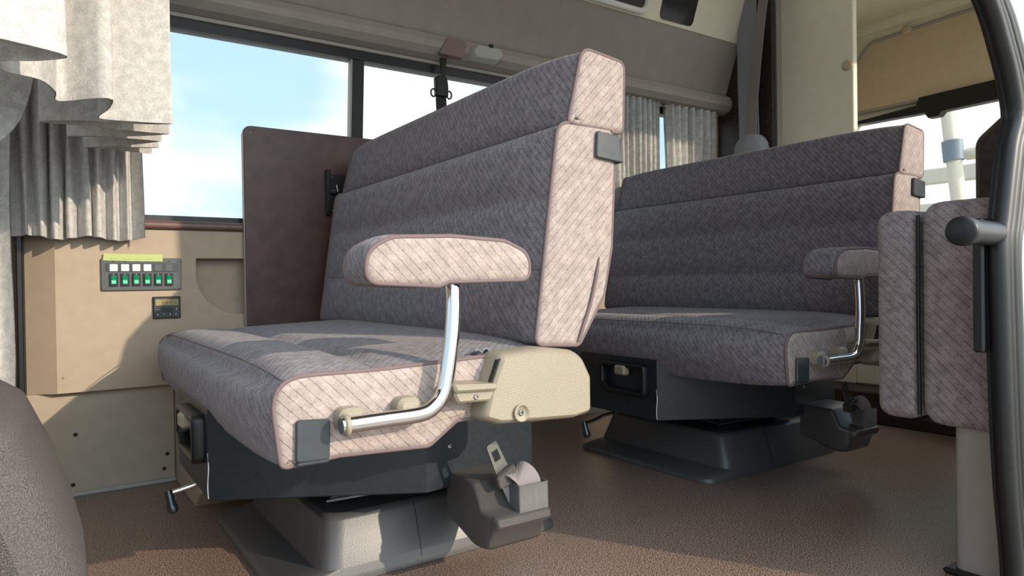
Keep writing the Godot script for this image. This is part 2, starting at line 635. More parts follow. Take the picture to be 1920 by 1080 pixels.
func ring3(prof: Array, z: float) -> Array:
	var out := []
	for q in prof: out.append(Vector3(q.x, q.y, z))
	return out

# body, both sides and their piping as one padded part
func padded(parent: Node3D, called: String, prof: Array, z0: float, z1: float, puff: Callable, flip := 1.0, mat: Material = null, smat: Material = null) -> MeshInstance3D:
	if mat == null: mat = M.seat
	if smat == null: smat = M.side
	var body := part(parent, called, upholstery(prof, z0, z1, puff), mat)
	part(body, "side_panel", side_panel(prof, z0, 0.007, flip), smat, "striped beige side panel")
	part(body, "side_panel", side_panel(prof, z1, -0.007, flip), smat)
	var m := mb()
	tube(m, ring3(prof, z0 + 0.001), 0.0042, 7, true)
	part(body, "piping", m, M.piping, "mauve piping")
	var m2 := mb()
	tube(m2, ring3(prof, z1 - 0.001), 0.0042, 7, true)
	part(body, "piping", m2, M.piping)
	return body

func make_bench() -> Node3D:
	var root := thing("bench_seat", Vector3(0.76, 0.0, -1.735), "sunlit bench seat in the foreground with pale striped side and chrome armrest", "seat", "swivel bench seats")
	# --- floor pedestal
	var m := mb()
	var rr := func(x0, x1, z0, z1, y, r):
		var f := fillet([Vector2(x0, z0), Vector2(x1, z0), Vector2(x1, z1), Vector2(x0, z1)], r, 6)
		var o := []
		for q in f: o.append(Vector3(q.x, y, q.y))
		return o
	skin(m, [rr.call(0.385, 1.13, -2.08, -1.435, 0.001, 0.07), rr.call(0.385, 1.13, -2.08, -1.435, 0.010, 0.07), rr.call(0.395, 1.122, -2.072, -1.436, 0.017, 0.066), rr.call(0.478, 1.095, -2.055, -1.439, 0.034, 0.05)], false)
	skin(m, [rr.call(0.478, 1.095, -2.055, -1.439, 0.034, 0.05), rr.call(0.502, 1.07, -2.02, -1.472, 0.126, 0.045), rr.call(0.507, 1.065, -2.015, -1.477, 0.134, 0.042), rr.call(0.516, 1.055, -2.005, -1.492, 0.138, 0.04)], true, 1.0, 5)
	var ped := part(root, "pedestal", m, M.pedestal, "grey moulded plastic pedestal cover")
	m = mb()
	prism(m, [Vector2(-1.4345, 0.004), Vector2(-1.4380, 0.034), Vector2(-1.4712, 0.126), Vector2(-1.4770, 0.135), Vector2(-1.49, 0.135), Vector2(-1.46, 0.004)], 0, 0.7145, 0.7165, 0.0)
	part(ped, "joint", m, M.black, "dark joint line")
	m = mb()
	box(m, Vector3(0.62, 0.135, -1.92), Vector3(0.95, 0.165, -1.56), 0.01)
	part(root, "swivel_bearing", m, M.black)
	m = mb()
	prism(m, [Vector2(0.515, -1.50), Vector2(0.53, -1.53), Vector2(0.56, -1.92), Vector2(0.96, -1.95), Vector2(0.93, -1.47)], 1, 0.164, 0.170, 0.001)
	prism(m, [Vector2(0.515, 0.164), Vector2(0.575, 0.20), Vector2(0.93, 0.20), Vector2(0.93, 0.164)], 2, -1.515, -1.509, 0.001)
	part(root, "swivel_plate", m, M.zinc, "bent grey steel swivel plate")
	# --- steel box that carries the cushions
	m = mb()
	prism(m, [Vector2(0.28, -1.55), Vector2(0.672, -1.32), Vector2(0.99, -1.375), Vector2(0.99, -2.10), Vector2(0.672, -2.15), Vector2(0.28, -1.92)], 1, 0.20, 0.43, 0.003)
	var bx := part(root, "seat_box", m, M.box_metal, "blue-black painted steel box")
	m = mb()
	var fr := fillet([Vector2(-1.585, 0.27), Vector2(-1.585, 0.375), Vector2(-1.80, 0.375), Vector2(-1.80, 0.30), Vector2(-1.76, 0.27)], 0.018, 4)
	var fi := inset2(fr, 0.016)
	skin(m, [_zy(fr, 0.279), _zy(fr, 0.258), _zy(inset2(fr, 0.004), 0.255), _zy(inset2(fr, 0.012), 0.255), _zy(fi, 0.259), _zy(fi, 0.278)], false)
	part(bx, "latch_frame", m, M.black, "black plastic latch surround")
	m = mb()
	box(m, Vector3(0.276, 0.335, -1.665), Vector3(0.246, 0.368, -1.715), 0.006)
	part(bx, "latch", m, M.putty, "small beige latch handle")
	for q in [Vector3(0.735, 0.352, -1.331), Vector3(0.735, 0.29, -1.331)]:
		m = mb()
		screw(m, q, Vector3(0.17, 0, 1), 0.006)
		part(bx, "screw", m, M.steel)
	m = mb()
	tube(m, curve([Vector3(0.2805, 0.30, -1.553), Vector3(0.281, 0.27, -1.55), Vector3(0.279, 0.23, -1.552), Vector3(0.28, 0.205, -1.5505)], 4), 0.0014, 5)
	part(bx, "scratch", m, M.white, "bare metal scratch along the corner")
	# --- crank under the front edge
	m = mb()
	tube(m, curve([Vector3(0.40, 0.17, -1.86), Vector3(0.33, 0.165, -1.86), Vector3(0.30, 0.155, -1.865), Vector3(0.262, 0.146, -1.87), Vector3(0.245, 0.145, -1.87)], 4), 0.006, 8)
	var crank := part(root, "crank", m, M.chrome, "bent chrome crank")
	m = mb()
	lathe(m, Vector3(0.245, 0.152, -1.87), Vector3(0.2, -1, 0.1), [Vector2(0.008, 0), Vector2(0.010, 0.01), Vector2(0.010, 0.034), Vector2(0.013, 0.04), Vector2(0.013, 0.052), Vector2(0.008, 0.058)], 12)
	part(crank, "crank_knob", m, M.zinc)
	# --- cushion
	var cp := fillet([Vector2(0.305, 0.362), Vector2(0.288, 0.505), Vector2(0.48, 0.504), Vector2(0.83, 0.515), Vector2(0.845, 0.40), Vector2(0.622, 0.398), Vector2(0.565, 0.36), Vector2(0.40, 0.368)], [0.012, 0.055, 0.0, 0.03, 0.02, 0.02, 0.02, 0.0], 7)
	cp = resample(cp, 0.014)
	var pf := func(p: Vector2, nrm: Vector2, t: float) -> float:
		var along: float = 1.0 - pow(abs(2.0 * t - 1.0), 6.0)
		if nrm.y > 0.4:
			var cr: float = 1.0 - 0.75 * exp(-pow((p.x - 0.47) / 0.022, 2.0))
			return (0.024 * cr * smoothstep(0.29, 0.36, p.x)) * along * clampf((nrm.y - 0.4) / 0.3, 0, 1)
		if nrm.x < -0.4: return 0.022 * along * smoothstep(0.36, 0.42, p.y) + 0.006 * along
		if nrm.y < -0.4: return 0.016 * along * (1.0 - smoothstep(0.3, 0.5, p.x))
		return 0.0
	var cu := padded(root, "seat_cushion", cp, ZN, ZF, pf)
	# stitched seams across the cushion
	m = mb()
	var sp := []
	for k in 25:
		var t := k / 24.0
		var al: float = 1.0 - pow(abs(2.0 * t - 1.0), 6.0)
		sp.append(Vector3(0.316 - 0.012 * al, 0.4945 + 0.019 * al, lerp(ZN, ZF, t)))
	tube(m, sp, 0.0016, 5)
	part(cu, "seam", m, M.seam, "stitched seam along the front edge")
	m = mb()
	sp = []
	for k in 25:
		var t := k / 24.0
		var al: float = 1.0 - pow(abs(2.0 * t - 1.0), 6.0)
		sp.append(Vector3(0.47, 0.5038 + 0.0062 * al, lerp(ZN, ZF, t)))
	tube(m, sp, 0.0013, 5)
	part(cu, "seam", m, M.seam)
	# sewn label by the recliner
	m = mb()
	var lb := []
	for k in 9: lb.append(Vector3(0.66 + 0.005 * k, 0.5175 + 0.0025 * sin(k * 1.3), -1.108 - 0.002 * k))
	band(m, lb, Vector3(0, 0.3, 1), 0.03, 0.0008)
	part(cu, "sewn_label", m, M.webbing_grey, "small pale sewn label")
	# --- backrest, lower block
	var bp := fillet([Vector2(0.803, 0.525), Vector2(0.868, 0.974), Vector2(1.012, 0.974), Vector2(1.02, 0.90), Vector2(1.008, 0.72), Vector2(0.985, 0.62), Vector2(0.915, 0.517)], [0.018, 0.035, 0.012, 0.0, 0.05, 0.05, 0.02], 7)
	bp = resample(bp, 0.016)
	var pb := func(p: Vector2, nrm: Vector2, t: float) -> float:
		var along: float = 1.0 - pow(abs(2.0 * t - 1.0), 8.0)
		if nrm.x < -0.5:
			var s: float = 0.0
			for yy in [0.675, 0.825]: s += exp(-pow((p.y - yy) / 0.019, 2.0))
			return 0.020 * along * (1.0 - 0.85 * min(s, 1.0)) * smoothstep(0.52, 0.57, p.y) * (1.0 - smoothstep(0.93, 0.97, p.y))
		if nrm.x > 0.5: return 0.008 * along
		return 0.0
	var bk := padded(root, "backrest", bp, ZN, ZF, pb, -1.0)
	for yy in [0.675, 0.825]:
		m = mb()
		sp = []
		for k in 25:
			var t := k / 24.0
			var al: float = 1.0 - pow(abs(2.0 * t - 1.0), 8.0)
			var xs: float = 0.803 + (yy - 0.525) / 0.449 * 0.065
			sp.append(Vector3(xs - 0.0038 * al + 0.0003, yy, lerp(ZN, ZF, t)))
		tube(m, sp, 0.0013, 5)
		part(bk, "seam", m, M.seam)
	# zipped slit in the side panel
	m = mb()
	tube(m, curve([Vector3(0.968, 0.70, -1.0915), Vector3(0.958, 0.66, -1.0905), Vector3(0.940, 0.60, -1.0905), Vector3(0.922, 0.56, -1.0905), Vector3(0.908, 0.526, -1.0905)], 5), [0.001, 0.002, 0.003, 0.003, 0.004, 0.004, 0.004, 0.004, 0.004, 0.004, 0.004, 0.004, 0.004, 0.004, 0.004, 0.004, 0.004, 0.004, 0.004, 0.004, 0.004], 6)
	part(bk, "zip_flap", m, M.piping, "folded zip flap")
	# black steel hook plate
	m = mb()
	prism(m, fillet([Vector2(0.962, 0.964), Vector2(1.031, 0.956), Vector2(1.025, 0.902), Vector2(0.958, 0.908)], 0.006, 3), 2, -1.092, -1.084, 0.002)
	box(m, Vector3(1.022, 0.902, -1.084), Vector3(1.034, 0.955, -1.13), 0.002)
	part(bk, "hook_plate", m, M.hook, "black steel hook plate")
	# --- backrest, upper block
	var up := fillet([Vector2(0.893, 0.972), Vector2(0.935, 1.135), Vector2(1.052, 1.122), Vector2(1.046, 0.968)], [0.012, 0.03, 0.02, 0.02], 7)
	up = resample(up, 0.014)
	var pu := func(p: Vector2, nrm: Vector2, t: float) -> float:
		var along: float = 1.0 - pow(abs(2.0 * t - 1.0), 8.0)
		if nrm.x < -0.5: return 0.016 * along * smoothstep(0.972, 1.01, p.y)
		if nrm.y > 0.5: return 0.010 * along
		if nrm.x > 0.5: return 0.008 * along
		return 0.0
	var ub := padded(root, "head_bolster", up, ZN, ZF, pu, -1.0)
	m = mb()
	sp = []
	for k in 25:
		var t := k / 24.0
		var al: float = 1.0 - pow(abs(2.0 * t - 1.0), 8.0)
		sp.append(Vector3(0.9 - 0.010 * al, 1.0, lerp(ZN, ZF, t)))
	tube(m, sp, 0.0014, 5)
	part(ub, "seam", m, M.seam)
	# --- steel hook plate on the cushion side
	m = mb()
	prism(m, fillet([Vector2(0.326, 0.437), Vector2(0.381, 0.433), Vector2(0.379, 0.368), Vector2(0.324, 0.370)], 0.007, 3), 2, -1.092, -1.084, 0.002)
	box(m, Vector3(0.326, 0.363, -1.085), Vector3(0.379, 0.369, -1.13), 0.002)
	part(cu, "hook_plate", m, M.hook, "black steel hook plate")
	# --- recliner cover
	m = mb()
	var rc := fillet([Vector2(0.688, 0.520), Vector2(0.79, 0.524), Vector2(0.878, 0.512), Vector2(0.906, 0.46), Vector2(0.906, 0.385), Vector2(0.86, 0.378), Vector2(0.685, 0.388), Vector2(0.645, 0.402), Vector2(0.66, 0.455)], [0.02, 0.03, 0.05, 0.02, 0.018, 0.02, 0.03, 0.015, 0.03], 6)
	skin(m, [ring3(rc, -1.102), ring3(rc, -1.066), ring3(inset2(rc, 0.0025), -1.056), ring3(inset2(rc, 0.006), -1.048), ring3(inset2(rc, 0.011), -1.044)], true)
	var cov := part(root, "recliner_cover", m, M.putty, "beige grained plastic recliner cover")
	m = mb()
	prism(m, [Vector2(0.660, 0.452), Vector2(0.684, 0.508), Vector2(0.694, 0.512), Vector2(0.674, 0.458)], 2, -1.09, -1.05, 0.001)
	part(cov, "slot", m, M.black)
	m = mb()
	lathe(m, Vector3(0.727, 0.408, -1.044), Vector3(0, 0, 1), [Vector2(0.0, -0.002), Vector2(0.016, 0.0), Vector2(0.017, 0.0055), Vector2(0.0145, 0.0065), Vector2(0.013, 0.002), Vector2(0.006, 0.0015), Vector2(0.002, 0.0015)], 18)
	part(cov, "screw_well", m, M.putty)
	m = mb()
	screw(m, Vector3(0.727, 0.408, -1.0425), Vector3(0, 0, 1), 0.0062)
	part(cov, "screw", m, M.old_steel)
	m = mb()
	prism(m, fillet([Vector2(0.588, 0.472), Vector2(0.668, 0.466), Vector2(0.672, 0.448), Vector2(0.662, 0.436), Vector2(0.597, 0.439), Vector2(0.59, 0.452)], 0.006, 4), 2, -1.10, -1.045, 0.004)
	prism(m, fillet([Vector2(0.584, 0.474), Vector2(0.672, 0.468), Vector2(0.672, 0.456), Vector2(0.585, 0.460)], 0.005, 3), 2, -1.10, -1.034, 0.004)
	var lev := part(root, "recliner_lever", m, M.putty, "beige recliner lever")
	m = mb()
	screw(m, Vector3(0.632, 0.447, -1.045), Vector3(0, 0, 1), 0.005)
	part(lev, "screw", m, M.steel)
	# --- armrest
	var ap := fillet([Vector2(0.424, 0.652), Vector2(0.426, 0.704), Vector2(0.47, 0.726), Vector2(0.58, 0.730), Vector2(0.69, 0.724), Vector2(0.744, 0.702), Vector2(0.744, 0.654), Vector2(0.575, 0.652), Vector2(0.555, 0.645)], [0.024, 0.045, 0.05, 0.0, 0.05, 0.04, 0.02, 0.01, 0.012], 6)
	ap = resample(ap, 0.014)
	var pa := func(_p: Vector2, nrm: Vector2, t: float) -> float:
		return 0.006 * (1.0 - pow(abs(2.0 * t - 1.0), 4.0)) * clampf(nrm.y + 0.4, 0, 1)
	var arm := padded(root, "armrest", ap, -1.035, -1.125, pa)
	m = mb()
	tube(m, curve([Vector3(0.598, 0.66, -1.07), Vector3(0.602, 0.63, -1.067), Vector3(0.594, 0.56, -1.06), Vector3(0.580, 0.49, -1.055), Vector3(0.570, 0.458, -1.053), Vector3(0.552, 0.438, -1.052), Vector3(0.525, 0.428, -1.052), Vector3(0.46, 0.427, -1.052), Vector3(0.386, 0.426, -1.052)], 5), 0.0138, 16)
	part(arm, "chrome_tube", m, M.chrome, "bent chrome tube")
	for q in [Vector2(0.410, 0.430), Vector2(0.512, 0.436)]:
		m = mb()
		prism(m, fillet([Vector2(q.x - 0.022, q.y - 0.02), Vector2(q.x + 0.022, q.y - 0.02), Vector2(q.x + 0.022, q.y + 0.02), Vector2(q.x - 0.022, q.y + 0.02)], 0.016, 5), 2, -1.10, -1.060, 0.007)
		part(arm, "tube_mount", m, M.putty, "beige tube mount")
	m = mb()
	lathe(m, Vector3(0.390, 0.426, -1.052), Vector3(1, 0, 0), [Vector2(0.0145, 0), Vector2(0.0175, 0.001), Vector2(0.0175, 0.008), Vector2(0.0145, 0.009)], 16)
	part(arm, "tube_collar", m, M.putty)
	# --- seat-belt buckle housing on the box
	m = mb()
	var hb := func(x0, x1, y0, y1, z, r):
		return ring3(fillet([Vector2(x0, y0), Vector2(x1, y0), Vector2(x1, y1), Vector2(x0, y1)], r, 4), z)
	skin(m, [hb.call(0.735, 0.895, 0.130, 0.232, -1.345, 0.01), hb.call(0.735, 0.895, 0.118, 0.232, -1.30, 0.012), hb.call(0.735, 0.893, 0.100, 0.230, -1.245, 0.014),
		hb.call(0.738, 0.890, 0.096, 0.226, -1.235, 0.014), hb.call(0.741, 0.886, 0.096, 0.180, -1.215, 0.012), hb.call(0.743, 0.882, 0.099, 0.176, -1.196, 0.012), hb.call(0.746, 0.879, 0.108, 0.174, -1.190, 0.012), hb.call(0.748, 0.880, 0.136, 0.172, -1.181, 0.012), hb.call(0.749, 0.886, 0.147, 0.170, -1.165, 0.010), hb.call(0.754, 0.882, 0.153, 0.166, -1.162, 0.006)], true)
	var hs := part(root, "belt_housing", m, M.belt_box, "dark grey plastic belt housing")
	m = mb()
	var pk := [Vector2(0.808, -1.212), Vector2(0.884, -1.212), Vector2(0.884, -1.168), Vector2(0.808, -1.168)]
	var po := fillet(pk, 0.005, 3)
	var pi := inset2(po, 0.003)
	skin(m, [_xz(po, 0.155), _xz(po, 0.226), _xz(pi, 0.226), _xz(pi, 0.165)], false)
	part(hs, "belt_pocket", m, M.belt_pocket, "textured grey pocket")
	m = mb()
	band(m, curve([Vector3(0.850, 0.170, -1.186), Vector3(0.849, 0.214, -1.184), Vector3(0.840, 0.236, -1.186), Vector3(0.826, 0.248, -1.192), Vector3(0.815, 0.248, -1.203), Vector3(0.813, 0.238, -1.209), Vector3(0.820, 0.215, -1.206), Vector3(0.838, 0.175, -1.204)], 5), [], 0.05, 0.0012)
	part(hs, "webbing", m, M.webbing, "mauve-grey webbing")
	m = mb()
	var tg := _turned(fillet([Vector2(-0.017, 0.0), Vector2(-0.013, 0.07), Vector2(0.013, 0.07), Vector2(0.017, 0.0)], 0.006, 3), Vector2(0.796, 0.250), 0.42)
	var hole := _turned([Vector2(-0.008, 0.028), Vector2(-0.008, 0.052), Vector2(0.008, 0.052), Vector2(0.008, 0.028)], Vector2(0.796, 0.250), 0.42)
	_plate_with_hole(m, tg, hole, -1.215, -1.2115)
	var tn := part(hs, "belt_tongue", m, M.old_steel, "steel belt tongue with a square slot")
	m = mb()
	prism(m, fillet(_turned([Vector2(-0.03, -0.022), Vector2(-0.026, 0.004), Vector2(0.022, 0.008), Vector2(0.026, -0.014), Vector2(0.0, -0.03)], Vector2(0.797, 0.250), 0.42), 0.006, 3), 2, -1.222, -1.196, 0.003)
	part(tn, "tongue_grip", m, M.belt_box)
	return root

func _zy(p: Array, x: float) -> Array:
	var o := []
	for q in p: o.append(Vector3(x, q.y, q.x))
	return o

func _xz(p: Array, y: float) -> Array:
	var o := []
	for q in p: o.append(Vector3(q.x, y, q.y))
	return o

func _turned(p: Array, at: Vector2, a: float) -> Array:
	var o := []
	for q in p: o.append(at + q.rotated(a))
	return o

func _plate_with_hole(m: Mb, outer: Array, hole: Array, z0: float, z1: float):
	# bridge the outline to the hole and extrude
	var best := [0, 0]
	var bd := 1e9
	for i in outer.size():
		for j in hole.size():
			var d: float = (outer[i] - hole[j]).length()
			if d < bd: bd = d; best = [i, j]
	var h := hole.duplicate()
	if (area2(h) > 0) == (area2(outer) > 0): h.reverse()
	var j0 := h.find(hole[best[1]])
	var poly := []
	for k in outer.size() + 1: poly.append(outer[(best[0] + k) % outer.size()])
	for k in h.size() + 1: poly.append(h[(j0 + k) % h.size()])
	# tiny gap keeps the bridge simple
	poly[outer.size()] += (outer[(best[0] + outer.size() - 1) % outer.size()] - poly[outer.size()]).normalized() * 0.0002
	poly[poly.size() - 1] += (h[(j0 + h.size() - 1) % h.size()] - poly[poly.size() - 1]).normalized() * 0.0002
	prism(m, poly, 2, z0, z1, 0.0)

# ------------------------------------------------------------------ curtains
# a hanging cloth over a plan path of (x, z) points
func drape(plan: Array, top: float, hem: Callable, smooth_n := 4, rows := 12, sway := 0.004, th := 0.0012) -> Mb:
	var pts := []
	for q in plan: pts.append(Vector3(q.x, 0, q.y))
	var line := curve(pts, smooth_n)
	var m := mb()
	var n := line.size()
	var s := [0.0]
	for i in n - 1: s.append(s[i] + (line[i + 1] - line[i]).length())
	for side in [0, 1]:
		for i in n - 1:
			for k in rows:
				var q := []
				var uv := []
				for e in [[i, k], [i + 1, k], [i + 1, k + 1], [i, k + 1]]:
					var f: float = float(e[1]) / rows
					var p: Vector3 = line[e[0]]
					var a: Vector3 = line[max(e[0] - 1, 0)]
					var b: Vector3 = line[min(e[0] + 1, n - 1)]
					var t := (b - a).normalized()
					var nn := Vector3(t.z, 0, -t.x)
					var h: float = hem.call(s[e[0]], p)
					var y: float = lerp(h, top, f)
					p += nn * (sway * sin(y * 9.0 + s[e[0]] * 7.0) + (th if side == 0 else -th))
					p.y = y
					q.append(p); uv.append(Vector2(s[e[0]], y))
				if side == 0: m.quad(q[0], q[1], q[2], q[3], uv[0], uv[1], uv[2], uv[3], 0)
				else: m.quad(q[3], q[2], q[1], q[0], uv[3], uv[2], uv[1], uv[0], 1)
	m.mark = m.P.size()
	return m

func pleats(x0: float, x1: float, z: float, n: int, amp: float, seed_: int) -> Array:
	var r := RandomNumberGenerator.new()
	r.seed = seed_
	var out := []
	for i in n * 2 + 1:
		var x: float = lerp(x0, x1, float(i) / (n * 2)) + r.randf_range(-0.3, 0.3) * (x1 - x0) / (n * 2)
		var a: float = amp * r.randf_range(0.55, 1.1)
		out.append(Vector2(x, z + (a if i % 2 == 0 else -a)))
	return out

# ------------------------------------------------------------------ main
func _ready():
	rng.seed = 3
	# ---- camera
	var cam := Camera3D.new()
	cam.name = "camera"
	cam.fov = rad_to_deg(2.0 * atan(540.0 / 1290.0))
	cam.near = 0.02
	cam.basis = Basis(Vector3.UP, deg_to_rad(-34.3)) * Basis(Vector3.RIGHT, deg_to_rad(-0.5)) * Basis(Vector3.BACK, deg_to_rad(-0.85))
	cam.position = Vector3(0, 0.65, 0)
	add_child(cam)
	cam.current = true
	# ---- sky and exposure
	var we := WorldEnvironment.new()
	we.name = "environment"
	var env := Environment.new()
	env.background_mode = Environment.BG_SKY
	var sk := Sky.new()
	var ps := PanoramaSkyMaterial.new()
	ps.panorama = ImageTexture.create_from_image(sky_image())
	sk.sky_material = ps
	env.sky = sk
	env.ambient_light_source = Environment.AMBIENT_SOURCE_SKY
	env.tonemap_mode = Environment.TONE_MAPPER_LINEAR
	env.tonemap_exposure = 2.1
	env.sdfgi_enabled = true
	env.ssao_enabled = true
	env.ssil_enabled = true
	we.environment = env
	add_child(we)
	# ---- sun
	var sun := DirectionalLight3D.new()
	sun.name = "sun"
	sun.light_color = Color(1.0, 0.93, 0.83)
	sun.light_energy = 0.56
	sun.light_angular_distance = 0.6
	sun.shadow_enabled = true
	var sd := Vector3(-0.50, -0.45, -1.0).normalized()
	sun.basis = Basis.looking_at(sd, Vector3.UP)
	add_child(sun)

	make_materials()
	shell()
	far_wall_fittings()
	bench_seats()
	curtains()
	front_and_jump_seats()
	rear_end()
	door_frame()
	outside()

func shell():
	var m := mb()
	box(m, Vector3(-1.6, -0.06, -2.62), Vector3(4.6, 0.0, -0.52), 0.002)
	struct("floor", m, M.floor, "brown speckled vinyl floor under the bench seats", "floor")
	m = mb()
	box(m, Vector3(-1.7, 2.30, -2.65), Vector3(2.0, 2.36, -0.45), 0.002)
	box(m, Vector3(3.05, 2.30, -2.65), Vector3(4.7, 2.36, -0.45), 0.002)
	box(m, Vector3(2.0, 2.30, -2.65), Vector3(3.05, 2.36, -2.0), 0.002)
	box(m, Vector3(2.0, 2.30, -0.95), Vector3(3.05, 2.36, -0.45), 0.002)
	struct("ceiling", m, M.cream, "cream van ceiling", "ceiling")
	m = mb()
	box(m, Vector3(1.98, 2.364, -2.02), Vector3(3.07, 2.37, -0.93), 0.001)
	struct("window_5", m, M.milk, "milky white roof hatch over the aisle", "window")
	# far side wall: below the window, posts, and the rolled profile above the window
	m = mb()
	box(m, Vector3(-1.65, -0.05, -2.65), Vector3(4.65, 0.872, -2.575), 0.003)
	box(m, Vector3(-0.55, 0.87, -2.62), Vector3(-0.38, 1.55, -2.52), 0.003)
	box(m, Vector3(3.06, 0.87, -2.62), Vector3(4.65, 1.55, -2.50), 0.003)
	box(m, Vector3(-1.65, 0.87, -2.62), Vector3(-1.5, 1.55, -2.52), 0.003)
	var wall := struct("wall_right", m, M.beige_low, "far side wall of the van below and around the windows", "wall")
	# beige control panel with the quarter-round pocket
	m = mb()
	var pts := [Vector2(0.03, 0.84), Vector2(0.03, 0.327), Vector2(0.60, 0.327), Vector2(0.60, 0.553), Vector2(0.575, 0.554)]
	for k in 9:
		var a := PI * 1.5 - (PI / 2) * (k + 1) / 9.0
		pts.append(Vector2(0.575 + 0.145 * cos(a), 0.692 + 0.139 * sin(a)))
	pts.append_array([Vector2(0.43, 0.745), Vector2(0.60, 0.745), Vector2(0.60, 0.84)])
	prism(m, pts, 2, -2.576, -2.52, 0.002)
	prism(m, [Vector2(-0.045, -2.565), Vector2(0.0315, -2.5205), Vector2(0.0315, -2.576), Vector2(-0.045, -2.576)], 1, 0.327, 0.84, 0.001)
	box(m, Vector3(0.601, 0.327, -2.576), Vector3(3.06, 0.84, -2.52), 0.003)
	var up := part(wall, "control_panel", m, M.beige, "beige wall panel under the window with a quarter-round pocket")
	m = mb()
	screw(m, Vector3(0.047, 0.376, -2.52), Vector3(0, 0, 1), 0.004)
	part(up, "screw", m, M.putty)
	m = mb()
	box(m, Vector3(-0.3, 0.0, -2.576), Vector3(0.36, 0.327, -2.55), 0.003)
	var lo := part(wall, "lower_panel", m, M.beige_low, "dull beige kick panel")
	for q in [Vector2(0.068, 0.036), Vector2(0.077, 0.192), Vector2(0.325, 0.045), Vector2(0.335, 0.093)]:
		m = mb()
		screw(m, Vector3(q.x, q.y, -2.55), Vector3(0, 0, 1), 0.0065)
		part(lo, "screw", m, M.black)
	m = mb()
	box(m, Vector3(-0.3, 0.0, -2.55), Vector3(0.36, 0.014, -2.538), 0.003)
	var bb := struct("baseboard_right", m, M.grey_trim, "thin pale strip where kick panel meets floor", "baseboard")
	# beige wheel-arch box behind the seat base
	m = mb()
	prism(m, [Vector2(-2.55, 0.0), Vector2(-2.55, 0.327), Vector2(-2.30, 0.327), Vector2(-2.12, 0.29), Vector2(-2.12, 0.06), Vector2(-2.2, 0.0)], 0, 0.36, 1.4, 0.004)
	part(wall, "wheel_arch_box", m, M.beige_low, "beige wheel arch casing")
	# window sill
	m = mb()
	prism(m, fillet([Vector2(-2.575, 0.84), Vector2(-2.505, 0.84), Vector2(-2.505, 0.868), Vector2(-2.575, 0.875)], [0.0, 0.012, 0.016, 0.0], 5), 0, -0.3, 3.06, 0.0)
	struct("trim_1", m, M.sill, "brown rounded sill rail under the window", "trim")
	# above the window
	m = mb()
	prism(m, [Vector2(-2.62, 1.546), Vector2(-2.46, 1.546), Vector2(-2.425, 1.556), Vector2(-2.405, 1.580), Vector2(-2.402, 1.605), Vector2(-2.415, 1.632), Vector2(-2.445, 1.650), Vector2(-2.44, 1.66), Vector2(-2.36, 1.888), Vector2(-2.355, 1.899), Vector2(-2.62, 1.899)], 0, -1.65, 3.10, 0.0)
	struct("wall_right_upper", m, M.taupe, "taupe padded panel above the far windows", "wall")
	m = mb()
	prism(m, [Vector2(-2.62, 1.90), Vector2(-2.352, 1.90), Vector2(-2.22, 2.30), Vector2(-2.62, 2.30)], 0, -1.65, 3.16, 0.0)
	box(m, Vector3(3.16, 1.55, -2.62), Vector3(4.65, 2.30, -2.51), 0.003)
	var hi := struct("wall_right_top", m, M.cream, "cream high-roof panel above the taupe panel", "wall")
	# high-roof windows, on the slope
	var slope := func(x: float, y: float, out: float) -> Vector3:
		var t := (y - 1.90) / 0.40
		return Vector3(x, y, -2.352 + 0.132 * t) + Vector3(0, -0.349, 0.937) * out
	var frame := fillet([Vector2(1.35, 1.907), Vector2(2.40, 1.907), Vector2(2.40, 2.22), Vector2(1.35, 2.22)], 0.06, 6)
	var rings := []
	for e in [[0.0, 0.0], [0.0, 0.012], [0.005, 0.018], [0.022, 0.018], [0.028, 0.006], [0.028, 0.002]]:
		var ring := []
		for q in inset2(frame, e[0]): ring.append(slope.call(q.x, q.y, e[1]))
		rings.append(ring)
	m = mb()
	skin(m, rings, false)
	var wf := struct("window_2", m, M.white, "pale rounded frame of the roof-side window", "window")
	m = mb()
	_flat(m, inset2(frame, 0.026), slope, 0.003)
	part(wf, "pane", m, M.dark_hole, "dim brown pane")
	m = mb()
	var dk := fillet([Vector2(2.485, 1.915), Vector2(2.715, 1.918), Vector2(2.725, 2.2), Vector2(2.48, 2.2)], 0.03, 5)
	var ring0 := []
	var ring1 := []
	for q in dk: ring0.append(slope.call(q.x, q.y, -0.002))
	for q in dk: ring1.append(slope.call(q.x, q.y, 0.004))
	skin(m, [ring0, ring1], true)
	struct("window_3", m, M.tinted, "dark tinted pane beside the roof-side window", "window")
	# main side window: frame, bars, panes
	m = mb()
	prism(m, [Vector2(-2.58, 0.872), Vector2(-2.545, 0.872), Vector2(-2.545, 0.889), Vector2(-2.58, 0.892)], 0, -0.38, 3.06, 0.001)
	prism(m, [Vector2(-2.54, 1.502), Vector2(-2.485, 1.502), Vector2(-2.478, 1.532), Vector2(-2.54, 1.545)], 0, -0.38, 3.06, 0.001)
	var win := struct("window_1", m, M.rubber, "long side window over the control panel, looking out at the sky", "window")
	m = mb()
	prism(m, [Vector2(-2.54, 1.533), Vector2(-2.466, 1.533), Vector2(-2.466, 1.5455), Vector2(-2.54, 1.5455)], 0, -0.38, 3.06, 0.002)
	part(win, "trim_strip", m, M.grey_trim, "thin pale trim strip")
